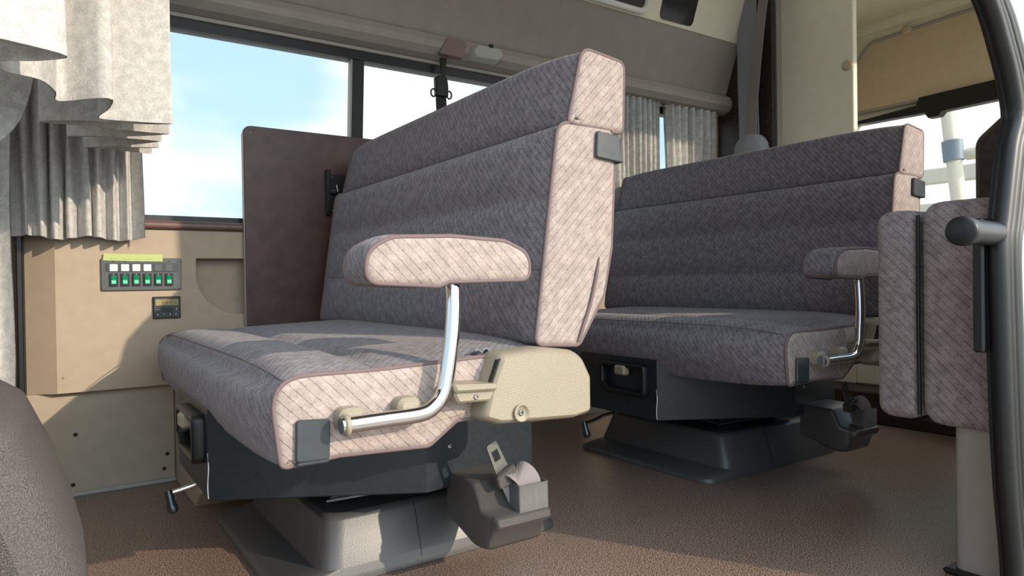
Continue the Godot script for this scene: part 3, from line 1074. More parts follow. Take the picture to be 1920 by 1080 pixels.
	for x in [1.0, 2.05]:
		m = mb()
		prism(m, [Vector2(x - 0.014, -2.572), Vector2(x + 0.03, -2.572), Vector2(x + 0.03, -2.545), Vector2(x - 0.014, -2.545)], 1, 0.885, 0.886 + 0.62, 0.001)
		for i in m.P.size(): m.P[i] += Vector3(0, 0, (m.P[i].y - 0.885) * 0.09)
		part(win, "glazing_bar", m, M.black, "dark sliding-pane bar")
		if x == 1.0:
			m = mb()
			prism(m, [Vector2(x - 0.022, -2.575), Vector2(x - 0.0145, -2.575), Vector2(x - 0.0145, -2.548), Vector2(x - 0.022, -2.548)], 1, 0.885, 0.886 + 0.62, 0.001)
			for i in m.P.size(): m.P[i] += Vector3(0, 0, (m.P[i].y - 0.885) * 0.09)
			part(win, "bar_edge", m, M.grey_trim)
	var panes := [[-0.38, 0.99], [1.02, 2.04], [2.07, 3.06]]
	for e in panes:
		m = mb()
		box(m, Vector3(e[0], 0.885, -2.562), Vector3(e[1], 1.515, -2.558), 0.0005)
		for i in m.P.size(): m.P[i] += Vector3(0, 0, (m.P[i].y - 0.885) * 0.09)
		part(win, "pane", m, M.glass)
	# cab end with the windscreen, and the near side forward of the door
	m = mb()
	box(m, Vector3(-1.7, -0.05, -2.62), Vector3(-1.6, 0.95, -0.5), 0.003)
	box(m, Vector3(-1.7, 1.75, -2.62), Vector3(-1.6, 2.33, -0.5), 0.003)
	struct("wall_front", m, M.beige_low, "cab end of the van ahead of the front seat", "wall")
	m = mb()
	box(m, Vector3(-1.67, 0.95, -2.6), Vector3(-1.66, 1.75, -0.52), 0.001)
	struct("window_4", m, M.glass, "windscreen at the cab end", "window")
	m = mb()
	box(m, Vector3(-1.65, -0.4, -0.58), Vector3(-0.55, 0.9, -0.5), 0.004)
	box(m, Vector3(-1.65, 1.6, -0.58), Vector3(-0.55, 2.33, -0.5), 0.004)
	box(m, Vector3(-0.72, 0.9, -0.58), Vector3(-0.55, 1.6, -0.5), 0.004)
	box(m, Vector3(-0.55, 2.12, -0.60), Vector3(1.3, 2.33, -0.5), 0.004)
	struct("wall_left_front", m, M.paint, "painted body side ahead of and over the door opening", "wall")
	# black gap of the pillar beside the control panel
	m = mb()
	box(m, Vector3(-0.064, 0.2, -2.60), Vector3(-0.048, 1.5, -2.50), 0.003)
	struct("trim_2", m, M.rubber, "black upright strip left of the control panel", "trim")

func _flat(m: Mb, poly: Array, place: Callable, out: float):
	var idx := Geometry2D.triangulate_polygon(PackedVector2Array(poly))
	for i in range(0, idx.size(), 3):
		var t := []
		for k in 3: t.append(place.call(poly[idx[i + k]].x, poly[idx[i + k]].y, out))
		var nz: float = (t[1] - t[0]).cross(t[2] - t[0]).z
		if nz > 0: m.tri(t[0], t[2], t[1])
		else: m.tri(t[0], t[1], t[2])
	m.mark = m.P.size()

func rect_plate(m: Mb, x0: float, x1: float, y0: float, y1: float, z: float, th: float, r := 0.004):
	prism(m, fillet([Vector2(x0, y0), Vector2(x1, y0), Vector2(x1, y1), Vector2(x0, y1)], r, 4), 2, z, z + th, min(0.0015, th * 0.3))

func far_wall_fittings():
	var Z := -2.52
	# ---- switch panel
	var x0 := 0.152
	var x1 := 0.383
	var y0 := 0.641
	var y1 := 0.745
	var t := thing("switch_panel", Vector3(0.267, y0, Z), "dark grey switch panel with six green rocker switches on beige wall", "switch panel")
	var m := mb()
	rect_plate(m, x0, x1, y0, y1, Z, 0.008, 0.006)
	part(t, "faceplate", m, M.panel_grey)
	m = mb()
	rect_plate(m, x0 + 0.013, x1 - 0.012, y1 - 0.044, y1 - 0.017, Z + 0.008, 0.002, 0.002)
	var strip := part(t, "label_strip", m, M.device, "recessed label strip")
	for k in 6:
		var x := x0 + 0.024 + k * 0.0317
		m = mb()
		rect_plate(m, x, x + 0.022, y1 - 0.042, y1 - 0.020, Z + 0.010, 0.001, 0.0015)
		part(strip, "label_tab", m, M.white if k < 4 else M.panel_grey, "blank white tab" if k < 4 else "")
		m = mb()
		rect_plate(m, x - 0.002, x + 0.022, y0 + 0.014, y0 + 0.054, Z + 0.008, 0.004, 0.002)
		var sw := part(t, "switch", m, M.black)
		m = mb()
		prism(m, [Vector2(Z + 0.012, y0 + 0.020), Vector2(Z + 0.017, y0 + 0.021), Vector2(Z + 0.015, y0 + 0.034), Vector2(Z + 0.018, y0 + 0.047), Vector2(Z + 0.012, y0 + 0.048)], 0, x + 0.003, x + 0.017, 0.0005)
		part(sw, "rocker", m, M.green, "green rocker")
		m = mb()
		prism(m, [Vector2(Z + 0.0165, y0 + 0.0225), Vector2(Z + 0.0178, y0 + 0.0225), Vector2(Z + 0.0163, y0 + 0.0325), Vector2(Z + 0.0150, y0 + 0.0325)], 0, x + 0.004, x + 0.016, 0.0)
		part(sw, "rocker_face", m, M.green_light, "pale green lower half")
		m = mb()
		lathe(m, Vector3(x + 0.010, y0 + 0.051, Z + 0.012), Vector3(0, 0, 1), [Vector2(0.0014, 0), Vector2(0.0014, 0.0008), Vector2(0.0002, 0.001)], 8)
		part(sw, "dot", m, M.white)
		m = mb()
		rect_plate(m, x + 0.007, x + 0.014, y1 - 0.0125, y1 - 0.0095, Z + 0.008, 0.0006, 0.0008)
		part(t, "mark", m, M.black)
	for q in [Vector2(x0 + 0.008, y0 + 0.008), Vector2(x1 - 0.008, y0 + 0.008), Vector2(x1 - 0.021, y0 + 0.007), Vector2(x1 - 0.008, y1 - 0.008)]:
		m = mb()
		screw(m, Vector3(q.x, q.y, Z + 0.008), Vector3(0, 0, 1), 0.0042)
		part(t, "screw", m, M.old_steel)
	# ---- strip of tape with faint handwriting
	t = thing("paper_tape", Vector3(0.244, 0.735, Z + 0.009), "strip of yellow-green paper tape stuck over the switch panel", "tape")
	m = mb()
	prism(m, [Vector2(0.158, 0.737), Vector2(0.160, 0.759), Vector2(0.24, 0.7575), Vector2(0.328, 0.7575), Vector2(0.327, 0.734), Vector2(0.25, 0.7345)], 2, Z + 0.0085, Z + 0.0095, 0.0)
	var tp := part(t, "tape_strip", m, M.tape)
	var r := RandomNumberGenerator.new()
	r.seed = 8
	for w in [[0.178, 0.022], [0.210, 0.024], [0.245, 0.019], [0.275, 0.027]]:
		m = mb()
		var pth := []
		for k in 14: pth.append(Vector3(w[0] + w[1] * k / 13.0, 0.742 + r.randf_range(-0.0017, 0.0017), Z + 0.0098))
		tube(m, pth, 0.0003, 4)
		part(tp, "handwriting", m, M.ink, "faint pencilled word")
	# ---- heater control with clock
	t = thing("heater_control", Vector3(0.337, 0.547, Z), "small dark heater control with a clock display below the switches", "control unit")
	m = mb()
	rect_plate(m, 0.296, 0.378, 0.547, 0.619, Z, 0.008, 0.002)
	part(t, "bezel", m, M.black)
	m = mb()
	rect_plate(m, 0.299, 0.375, 0.550, 0.616, Z + 0.008, 0.003, 0.002)
	part(t, "face", m, M.device)
	m = mb()
	rect_plate(m, 0.303, 0.371, 0.590, 0.610, Z + 0.011, 0.001, 0.001)
	var lcd := part(t, "display", m, M.lcd, "dull yellow display")
	m = mb()
	var dx := [0.322, 0.333, 0.348, 0.359]
	for d in dx:
		for sgm in [[0.0, 0.0, 0.007, 0.0012], [0.0, 0.006, 0.007, 0.0012], [0.0, 0.012, 0.007, 0.0012], [0.0, 0.0012, 0.0012, 0.005], [0.0058, 0.0012, 0.0012, 0.005], [0.0, 0.0072, 0.0012, 0.005], [0.0058, 0.0072, 0.0012, 0.005]]:
			box(m, Vector3(d + sgm[0], 0.593 + sgm[1], Z + 0.0118), Vector3(d + sgm[0] + sgm[2], 0.593 + sgm[1] + sgm[3], Z + 0.0123), 0.0001)
	for yy in [0.597, 0.602]: box(m, Vector3(0.3435, yy, Z + 0.0118), Vector3(0.345, yy + 0.0015, Z + 0.0123), 0.0001)
	part(lcd, "digits", m, M.lcd_ink, "display reading 88:88")
	for bt in [[0.304, 0.573, 0.012, "TEMP"], [0.322, 0.569, 0.030, ""], [0.359, 0.573, 0.011, "o"], [0.304, 0.557, 0.011, "^"], [0.322, 0.557, 0.012, "SET"], [0.341, 0.557, 0.011, ">"], [0.358, 0.557, 0.011, ">"]]:
		m = mb()
		rect_plate(m, bt[0], bt[0] + bt[2], bt[1], bt[1] + (0.013 if bt[3] == "" else 0.008), Z + 0.011, 0.0015, 0.0015)
		var bn := part(t, "button", m, M.black)
		if bt[3] == "TEMP" or bt[3] == "SET":
			var tm := TextMesh.new()
			tm.text = bt[3]
			tm.font_size = 24
			tm.pixel_size = 0.0002
			tm.depth = 0.0003
			var o := MeshInstance3D.new()
			o.name = "lettering"
			tm.material = M.mark
			o.mesh = tm
			bn.add_child(o)
			o.position = Vector3(bt[0] + bt[2] / 2, bt[1] + 0.004, Z + 0.0127) - t.position
		elif bt[3] == "o":
			m = mb()
			lathe(m, Vector3(bt[0] + 0.0055, bt[1] + 0.004, Z + 0.0124), Vector3(0, 0, 1), [Vector2(0.003, 0), Vector2(0.003, 0.0005), Vector2(0.0015, 0.0005), Vector2(0.0015, 0.0001)], 12)
			part(bn, "symbol", m, M.mark)
		elif bt[3] != "":
			m = mb()
			var c := Vector2(bt[0] + 0.0055, bt[1] + 0.004)
			if bt[3] == "^": prism(m, [c + Vector2(-0.003, -0.002), c + Vector2(0.003, -0.002), c + Vector2(0, 0.003)], 2, Z + 0.0124, Z + 0.0129, 0.0)
			else: prism(m, [c + Vector2(-0.002, -0.0028), c + Vector2(0.003, 0), c + Vector2(-0.002, 0.0028)], 2, Z + 0.0124, Z + 0.0129, 0.0)
			part(bn, "symbol", m, M.mark)
	# ---- folded table board against the wall
	t = thing("folding_table", Vector3(1.0, 0.45, -2.49), "dark brown folding table board standing upright against the far window", "table")
	m = mb()
	prism(m, fillet([Vector2(0.583, 0.45), Vector2(1.50, 0.45), Vector2(1.50, 1.208), Vector2(0.583, 1.208)], [0.005, 0.005, 0.03, 0.03], 6), 2, -2.515, -2.492, 0.002)
	var bd := part(t, "tabletop", m, M.board)
	m = mb()
	prism(m, fillet([Vector2(0.5805, 0.45), Vector2(0.5830, 0.45), Vector2(0.5830, 1.18), Vector2(0.5805, 1.18)], 0.0, 2), 2, -2.514, -2.493, 0.0005)
	part(bd, "edge_band", m, M.grey_trim, "pale edge band")
	m = mb()
	screw(m, Vector3(0.605, 1.183, -2.492), Vector3(0, 0, 1), 0.004)
	part(bd, "screw", m, M.putty)
	m = mb()
	box(m, Vector3(0.868, 0.905, -2.492), Vector3(0.888, 1.075, -2.478), 0.003)
	box(m, Vector3(0.888, 0.915, -2.492), Vector3(0.96, 1.06, -2.488), 0.001)
	box(m, Vector3(0.878, 0.985, -2.485), Vector3(0.95, 0.995, -2.47), 0.002)
	var br := part(t, "hinge_bracket", m, M.black, "black steel hinge bracket")
	m = mb()
	tube(m, [Vector3(0.908, 1.02, -2.478), Vector3(0.922, 0.93, -2.474)], 0.003, 8)
	part(br, "spring_rod", m, M.steel)
	for q in [Vector2(0.895, 1.05), Vector2(0.895, 0.925), Vector2(0.893, 0.998), Vector2(0.904, 1.0)]:
		m = mb()
		screw(m, Vector3(q.x, q.y, -2.487), Vector3(0, 0, 1), 0.003)
		part(br, "screw", m, M.steel)
	# ---- ceiling-edge lamp and the cover beside it
	t = thing("interior_lamp", Vector3(1.525, 1.54, -2.405), "small oblong unlit interior lamp on the rail above the far window", "lamp")
	m = mb()
	skin(m, [ring3(fillet([Vector2(1.445, 1.585), Vector2(1.46, 1.555), Vector2(1.575, 1.557), Vector2(1.6, 1.575), Vector2(1.602, 1.612), Vector2(1.585, 1.622), Vector2(1.47, 1.622)], 0.012, 4), -2.42),
		ring3(fillet([Vector2(1.447, 1.585), Vector2(1.462, 1.557), Vector2(1.573, 1.559), Vector2(1.598, 1.577), Vector2(1.6, 1.61), Vector2(1.583, 1.62), Vector2(1.472, 1.62)], 0.012, 4), -2.388),
		ring3(fillet([Vector2(1.455, 1.587), Vector2(1.47, 1.565), Vector2(1.565, 1.567), Vector2(1.59, 1.582), Vector2(1.592, 1.604), Vector2(1.575, 1.612), Vector2(1.48, 1.612)], 0.01, 4), -2.378)], true)
	part(t, "lens", m, M.lens, "cloudy plastic lens")
	m = mb()
	box(m, Vector3(1.53, 1.611, -2.39), Vector3(1.546, 1.626, -2.374), 0.002)
	part(t, "switch", m, M.black)
	m = mb()
	lathe(m, Vector3(1.466, 1.59, -2.386), Vector3(-0.3, 0, 1), [Vector2(0.003, 0), Vector2(0.003, 0.006), Vector2(0.001, 0.007)], 8)
	part(t, "screw", m, M.black)
	m = mb()
	var cp := fillet([Vector2(1.305, 1.556), Vector2(1.415, 1.552), Vector2(1.435, 1.622), Vector2(1.345, 1.626)], 0.008, 4)
	prism(m, cp, 2, -2.43, -2.397, 0.003)
	solo("anchor_cover", m, M.cover_patch, "dull mauve plastic cover on the rail above the hanging belt", "cover")
	# ---- seat belts hanging in front of the window
	hanging_belt(Vector3(1.345, 1.545, -2.44), "black seat belt with looped tongue hanging at the far window above the front seat", 0.85)
	hanging_belt(Vector3(2.61, 1.535, -2.50), "black seat belt hanging between the two rear curtains", 0.7)

func hanging_belt(o: Vector3, label: String, sc: float):
	var t := thing("hanging_seat_belt", o + Vector3(0, -0.55, 0), label, "seat belt", "seat belts hanging at the far windows")
	var m := mb()
	prism(m, [Vector2(o.x - 0.014, o.y + 0.012), Vector2(o.x + 0.016, o.y + 0.012), Vector2(o.x + 0.01, o.y - 0.045 * sc), Vector2(o.x + 0.006, o.y - 0.08 * sc), Vector2(o.x - 0.006, o.y - 0.08 * sc), Vector2(o.x - 0.01, o.y - 0.04 * sc)], 2, o.z - 0.004, o.z + 0.004, 0.001)
	part(t, "anchor_strap", m, M.black)
	var c := o + Vector3(-0.012, -0.125 * sc, 0)
	m = mb()
	var gp := fillet([Vector2(c.x - 0.03 * sc, c.y - 0.05 * sc), Vector2(c.x + 0.035 * sc, c.y - 0.05 * sc), Vector2(c.x + 0.036 * sc, c.y), Vector2(c.x + 0.03 * sc, c.y + 0.045 * sc), Vector2(c.x - 0.01 * sc, c.y + 0.05 * sc), Vector2(c.x - 0.032 * sc, c.y + 0.035 * sc)], 0.012 * sc, 4)
	prism(m, gp, 2, o.z - 0.012, o.z + 0.012, 0.004)
	part(t, "guide", m, M.black)
	for s in [-1.0, 1.0]:
		m = mb()
		var lp := []
		for k in 14:
			var a := TAU * k / 14.0
			lp.append(Vector3(c.x + 0.002 + s * 0.042 * sc + cos(a) * 0.013 * sc, c.y - 0.035 * sc + sin(a) * 0.018 * sc, o.z))
		tube(m, lp, 0.004 * sc, 6, true)
		part(t, "loop", m, M.black)
	m = mb()
	band(m, [c + Vector3(0, -0.04 * sc, 0), c + Vector3(0.004, -0.2, 0.003), c + Vector3(0.008, -0.43, 0.0)], Vector3.RIGHT, 0.055 * sc, 0.002)
	part(t, "webbing", m, M.webbing_dark)

func bench_seats():
	var b := make_bench()
	var c: Node3D = b.duplicate()
	c.name = numbered("bench_seat")
	add_child(c)
	c.position = b.position + Vector3(1.33, 0, 0)
	c.set_meta("label", "shaded bench seat standing behind, towards the rear window")

func curtains():
	# cab curtain across the van, bunched up, short hem
	var plan := [Vector2(-0.30, -1.36), Vector2(-0.05, -1.40), Vector2(0.04, -1.427), Vector2(0.0, -1.47), Vector2(-0.055, -1.50), Vector2(-0.05, -1.56), Vector2(0.004, -1.595), Vector2(0.03, -1.70), Vector2(0.037, -1.80),
		Vector2(0.124, -1.72), Vector2(0.13, -1.80), Vector2(0.115, -1.895), Vector2(0.19, -1.88), Vector2(0.258, -1.862), Vector2(0.263, -1.868), Vector2(0.20, -1.92), Vector2(0.10, -1.97), Vector2(0.01, -2.04), Vector2(0.016, -2.052), Vector2(0.12, -2.02), Vector2(0.262, -1.992), Vector2(0.267, -1.999),
		Vector2(0.17, -2.10), Vector2(0.07, -2.19), Vector2(0.076, -2.20), Vector2(0.17, -2.16), Vector2(0.268, -2.133), Vector2(0.273, -2.14), Vector2(0.19, -2.22), Vector2(0.11, -2.285), Vector2(0.117, -2.295), Vector2(0.2, -2.265), Vector2(0.275, -2.25), Vector2(0.279, -2.258), Vector2(0.21, -2.31), Vector2(0.15, -2.345), Vector2(0.157, -2.355), Vector2(0.22, -2.34), Vector2(0.28, -2.33)]
	var m := drape(plan, 2.25, func(s, p): return 1.055 + 0.006 * sin(s * 9.0), 4, 16, 0.002)
	solo("cab_curtain", m, M.curtain, "sunlit off-white cab curtain bunched in folds at the upper left", "curtain", "pale van curtains")
	# window curtain over the control panel
	m = drape(pleats(-0.075, 0.262, -2.468, 9, 0.028, 4), 1.52, func(s, p): return 0.803 + 0.006 * sin(s * 14.0), 4, 10, 0.003)
	solo("window_curtain", m, M.curtain, "short pleated grey curtain gathered just above the switch panel", "curtain", "pale van curtains")
	# long curtain at the left edge
	m = drape(pleats(-0.40, -0.075, -2.41, 4, 0.025, 6), 1.9, func(s, p): return 0.16, 4, 12, 0.004)
	solo("long_curtain", m, M.curtain, "long pale curtain hanging at the left edge behind the dark front seat", "curtain", "pale van curtains")
	# tie band
	m = mb()
	band(m, curve([Vector3(-0.20, 0.92, -1.90), Vector3(-0.09, 1.01, -1.90), Vector3(-0.05, 1.10, -1.90), Vector3(-0.03, 1.25, -1.90)], 5), Vector3(0.8, -0.6, 0.3), 0.075, 0.002)
	solo("curtain_tie", m, M.curtain_far, "broad grey tie band slanting below the cab curtain", "tie band")
	# two curtains at the rear window, with pinched heads
	m = drape(pleats(2.20, 2.585, -2.46, 11, 0.022, 12), 1.55, func(s, p): return 0.90, 3, 10, 0.004)
	solo("rear_curtain", m, M.curtain_far, "grey pleated curtain in front of the rear side window, left of the gap", "curtain", "pale van curtains")
	m = drape(pleats(2.63, 3.0, -2.46, 7, 0.024, 15), 1.55, func(s, p): return 0.90, 3, 10, 0.004)
	solo("rear_curtain", m, M.curtain_far, "pale pleated curtain at the rear side window, beside the brown partition", "curtain", "pale van curtains")

func front_and_jump_seats():
	# dark velour front seat: back of it at the lower left
	var t := thing("front_seat", Vector3(-0.2, 0, -1.4), "dark grey-brown velour front seat at the lower left corner", "seat")
	var m := mb()
	var pr := [Vector2(-0.5, 0.02), Vector2(-0.5, 0.47), Vector2(-0.25, 0.515), Vector2(-0.075, 0.492), Vector2(-0.03, 0.46), Vector2(0.012, 0.36), Vector2(0.045, 0.25), Vector2(0.05, 0.18), Vector2(0.035, 0.02)]
	pr = resample(fillet(pr, 0.03, 4), 0.03)
	var rings := []
	for e in [[-1.06, 0.06], [-1.075, 0.035], [-1.10, 0.014], [-1.14, 0.003], [-1.2, 0.0], [-1.35, -0.004], [-1.5, 0.0], [-1.6, 0.004], [-1.66, 0.02], [-1.68, 0.05]]:
		rings.append(ring3(inset2(pr, e[1]), e[0]))
	skin(m, rings, true)
	var bd := part(t, "seat_base", m, M.dark_velour)
	m = mb()
	lathe(m, Vector3(-0.032, 0.27, -1.052), Vector3(0, 0, 1), [Vector2(0.016, -0.01), Vector2(0.016, 0.0), Vector2(0.012, 0.004), Vector2(0.006, 0.002), Vector2(0.003, 0.0)], 12)
	part(bd, "worn_grommet", m, M.cover_patch, "brown worn grommet")
	# tipped-up side seat by the door: cushion folded against its back
	t = thing("folding_side_seat", Vector3(1.85, 0.0, -0.72), "mauve striped side seat folded up on a beige pillar beside the door frame", "seat")
	m = mb()
	var lay := func(z0, z1, y0, y1, r):
		return fillet([Vector2(z0, y0), Vector2(z1, y0), Vector2(z1, y1), Vector2(z0, y1)], r, 6)
	var solid := func(pf: Array, x0: float, x1: float) -> Mb:
		var q := mb()
		var rg := []
		var ins := [0.022, 0.008, 0.0, 0.0, 0.01, 0.03]
		var xs := [x0, x0 + 0.006, x0 + 0.022, x1 - 0.03, x1 - 0.01, x1]
		var n := pf.size()
		for k in 6: rg.append(_zy(inset2(pf, ins[k]), xs[k]))
		q.seal()
		for k in 5:
			for i in n:
				var j := (i + 1) % n
				var uvv := func(p: Vector3): return Vector2(p.z + (p.x - x0) * 0.9, p.y)
				q.quad(rg[k][i], rg[k][j], rg[k + 1][j], rg[k + 1][i], uvv.call(rg[k][i]), uvv.call(rg[k][j]), uvv.call(rg[k + 1][j]), uvv.call(rg[k + 1][i]), 0)
		for e in [0, 5]:
			var R: Array = rg[e]
			var c := Vector3.ZERO
			for p in R: c += p
			c /= float(n)
			for i in n:
				var j := (i + 1) % n
				var cu := Vector2(c.z, c.y)
				if e == 0: q.tri(R[j], R[i], c, Vector2(R[j].z, R[j].y), Vector2(R[i].z, R[i].y), cu, 0)
				else: q.tri(R[i], R[j], c, Vector2(R[i].z, R[i].y), Vector2(R[j].z, R[j].y), cu, 0)
		q.seal()
		return q
	part(t, "seat_cushion", solid.call(lay.call(-0.855, -0.758, 0.325, 0.800, 0.035), 1.61, 2.05), M.jump)
	part(t, "backrest", solid.call(lay.call(-0.752, -0.585, 0.322, 0.812, 0.045), 1.605, 2.06), M.jump)
	m = mb()
	tube(m, [Vector3(1.6105, 0.34, -0.755), Vector3(1.6085, 0.56, -0.755), Vector3(1.6105, 0.785, -0.755)], 0.0045, 8)
	part(t, "seam", m, M.black, "dark seam between cushion and back")
	m = mb()
	box(m, Vector3(1.66, 0.0, -0.70), Vector3(1.95, 0.325, -0.585), 0.02)
	skin(m, [_xz(fillet([Vector2(1.63, -0.70), Vector2(1.9, -0.70), Vector2(1.9, -0.59), Vector2(1.63, -0.59)], 0.025, 5), 0.012), _xz(fillet([Vector2(1.635, -0.70), Vector2(1.9, -0.70), Vector2(1.9, -0.59), Vector2(1.635, -0.59)], 0.025, 5), 0.33)], true)
	part(t, "pillar", m, M.taupe, "beige-grey plastic pillar")
	m = mb()
	box(m, Vector3(1.615, 0.0, -0.715), Vector3(1.96, 0.014, -0.575), 0.006)
	part(t, "foot_rim", m, M.rubber)
	m = mb()
	prism(m, [Vector2(-0.79, 0.315), Vector2(-0.72, 0.312), Vector2(-0.68, 0.326), Vector2(-0.76, 0.33)], 0, 1.68, 1.72, 0.002)
	part(t, "hinge", m, M.black)

func rear_end():
	# brown partition and cream locker
	var m := mb()
	box(m, Vector3(3.10, 0.0, -2.60), Vector3(3.13, 2.30, -2.155), 0.003)
	solo("partition_panel", m, M.wood, "dark brown upright partition panel behind the hanging grey belts", "partition")
	var t := thing("locker", Vector3(3.26, 0.14, -1.98), "tall cream locker with a small brass lock near the tailgate", "locker")
	m = mb()
	box(m, Vector3(3.20, 0.14, -2.18), Vector3(3.235, 2.29, -1.785), 0.004)
	part(t, "body", m, M.cream)
	m = mb()
	box(m, Vector3(3.16, 0.14, -2.21), Vector3(3.20, 2.29, -2.165), 0.004)
	part(t, "corner_post", m, M.grey_trim, "grey corner strip")
	m = mb()
	lathe(m, Vector3(3.20, 1.665, -1.815), Vector3(-1, 0, 0), [Vector2(0.026, 0), Vector2(0.026, 0.004), Vector2(0.018, 0.007), Vector2(0.006, 0.005)], 16)
	part(t, "lock", m, M.gate_board, "brass-coloured lock")
	m = mb()
	box(m, Vector3(3.19, 0.14, -1.784), Vector3(3.68, 0.62, -1.35), 0.01)
	solo("low_locker", m, M.cream, "low cream box on the rear step under the tailgate", "box")
	m = mb()
	box(m, Vector3(3.02, 0.0, -2.15), Vector3(4.58, 0.14, -0.7), 0.006)
	struct("floor_step", m, M.wood, "dark raised step at the rear of the floor", "step")
	m = mb()
	box(m, Vector3(3.022, 0.14, -1.36), Vector3(4.58, 0.15, -0.7), 0.002)
	struct("trim_3", m, M.cream, "cream edge on top of the rear step", "trim")
	# shoulder belts in front of the partition
	t = thing("shoulder_belt", Vector3(3.05, 1.22, -2.26), "two grey seat belt straps crossing in front of the brown partition", "seat belt")
	m = mb()
	band(m, [Vector3(3.06, 1.30, -2.265), Vector3(3.06, 1.7, -2.275), Vector3(3.06, 2.28, -2.275)], [Vector3(0, 0, 1), Vector3(0, 0, 1), Vector3(0, 0, 1)], 0.12, 0.002)
	part(t, "strap", m, M.webbing_grey, "bluish grey strap")
	m = mb()
	band(m, [Vector3(3.045, 1.30, -2.25), Vector3(3.045, 1.55, -2.232), Vector3(3.045, 1.9, -2.19), Vector3(3.045, 2.28, -2.13)], Vector3(0, 0, 1), 0.055, 0.002)
	part(t, "strap", m, M.webbing, "beige grey strap")
	m = mb()
	lathe(m, Vector3(3.03, 1.315, -2.26), Vector3(1, 0, 0), [Vector2(0.02, -0.02), Vector2(0.075, -0.01), Vector2(0.09, 0.02), Vector2(0.09, 0.06)], 18)
	part(t, "reel_cover", m, M.webbing_grey)
	# tailgate
	m = mb()
	box(m, Vector3(4.5, 0.0, -2.60), Vector3(4.58, 0.95, -0.55), 0.01)
	box(m, Vector3(4.5, 0.95, -2.60), Vector3(4.58, 2.32, -2.50), 0.01)
	box(m, Vector3(4.5, 0.95, -0.68), Vector3(4.58, 2.32, -0.55), 0.01)
	box(m, Vector3(4.5, 2.24, -2.50), Vector3(4.58, 2.32, -0.68), 0.01)
	box(m, Vector3(4.52, 1.66, -2.51), Vector3(4.575, 2.25, -0.67), 0.004)
	var dr := struct("door_1", m, M.cream, "cream tailgate with its beige board at the rear of the van", "door")
	m = mb()
	var gp := fillet([Vector2(-2.49, 1.735), Vector2(-2.49, 2.06), Vector2(-2.40, 2.175), Vector2(-0.8, 2.235), Vector2(-0.70, 2.1), Vector2(-0.70, 1.735)], [0.02, 0.06, 0.08, 0.1, 0.06, 0.02], 6)
	prism(m, gp, 0, 4.495, 4.522, 0.004)
	part(dr, "board", m, M.gate_board, "beige padded board")
	m = mb()
	tube(m, _zy(gp, 4.497), 0.012, 6, true)
	part(dr, "board_edge", m, M.grey_trim, "grey rubber edging")
	m = mb()
	prism(m, [Vector2(-2.52, 1.655), Vector2(-2.5, 1.675), Vector2(-2.1, 1.70), Vector2(-2.08, 1.745), Vector2(-0.69, 1.775), Vector2(-0.69, 1.655), Vector2(-1.95, 1.635), Vector2(-1.97, 1.61), Vector2(-2.03, 1.61), Vector2(-2.05, 1.645)], 0, 4.46, 4.53, 0.004)
	part(dr, "wiper_cover", m, M.black, "black bar below the board")
	m = mb()
	box(m, Vector3(4.535, 0.95, -2.5), Vector3(4.54, 1.66, -0.68), 0.0005)
	part(dr, "pane", m, M.glass)
	# ceiling fittings above the tailgate
	m = mb()
	lathe(m, Vector3(4.49, 2.19, -2.16), Vector3(-1, 0, 0), [Vector2(0.03, 0), Vector2(0.03, 0.008), Vector2(0.014, 0.012)], 12)
	part(dr, "button", m, M.gate_board)
	# dim oblong lamp under the ceiling near the tailgate
	t = thing("rear_ceiling_lamp", Vector3(4.26, 2.235, -1.55), "pale oblong fitting under the ceiling near the tailgate", "lamp")
	m = mb()
	box(m, Vector3(4.17, 2.235, -1.75), Vector3(4.36, 2.299, -1.35), 0.02)
	part(t, "housing", m, M.white)
	# dark seat back beyond the side seat, with a belt buckle
	t = thing("dark_seat", Vector3(3.0, 0.14, -1.0), "dark brown seat back behind the folded side seat", "seat")
	m = mb()
	var sp := fillet([Vector2(-1.12, 0.55), Vector2(-0.70, 0.55), Vector2(-0.70, 1.26), Vector2(-0.98, 1.26), Vector2(-1.12, 1.14)], [0.03, 0.03, 0.06, 0.06, 0.06], 6)
	prism(m, sp, 0, 2.80, 2.93, 0.02, true)
	part(t, "backrest", m, M.wood)
	m = mb()
	box(m, Vector3(2.80, 0.15, -1.10), Vector3(3.2, 0.55, -0.72), 0.03)
	part(t, "seat_base", m, M.wood)
	# buckle on the side seat's belt
	t = thing("belt_buckle", Vector3(1.72, 0.80, -0.62), "black belt buckle with bright rim above the folded side seat", "buckle")
	m = mb()
	prism(m, fillet([Vector2(1.70, 0.80), Vector2(1.78, 0.80), Vector2(1.78, 0.87), Vector2(1.735, 0.875), Vector2(1.70, 0.845)], 0.012, 4), 2, -0.64, -0.61, 0.003)
	part(t, "body", m, M.black)
	m = mb()
	tube(m, curve([Vector3(1.78, 0.875, -0.612), Vector3(1.735, 0.876, -0.611), Vector3(1.702, 0.85, -0.611), Vector3(1.70, 0.81, -0.611)], 5), 0.0018, 6)
	part(t, "rim", m, M.chrome)

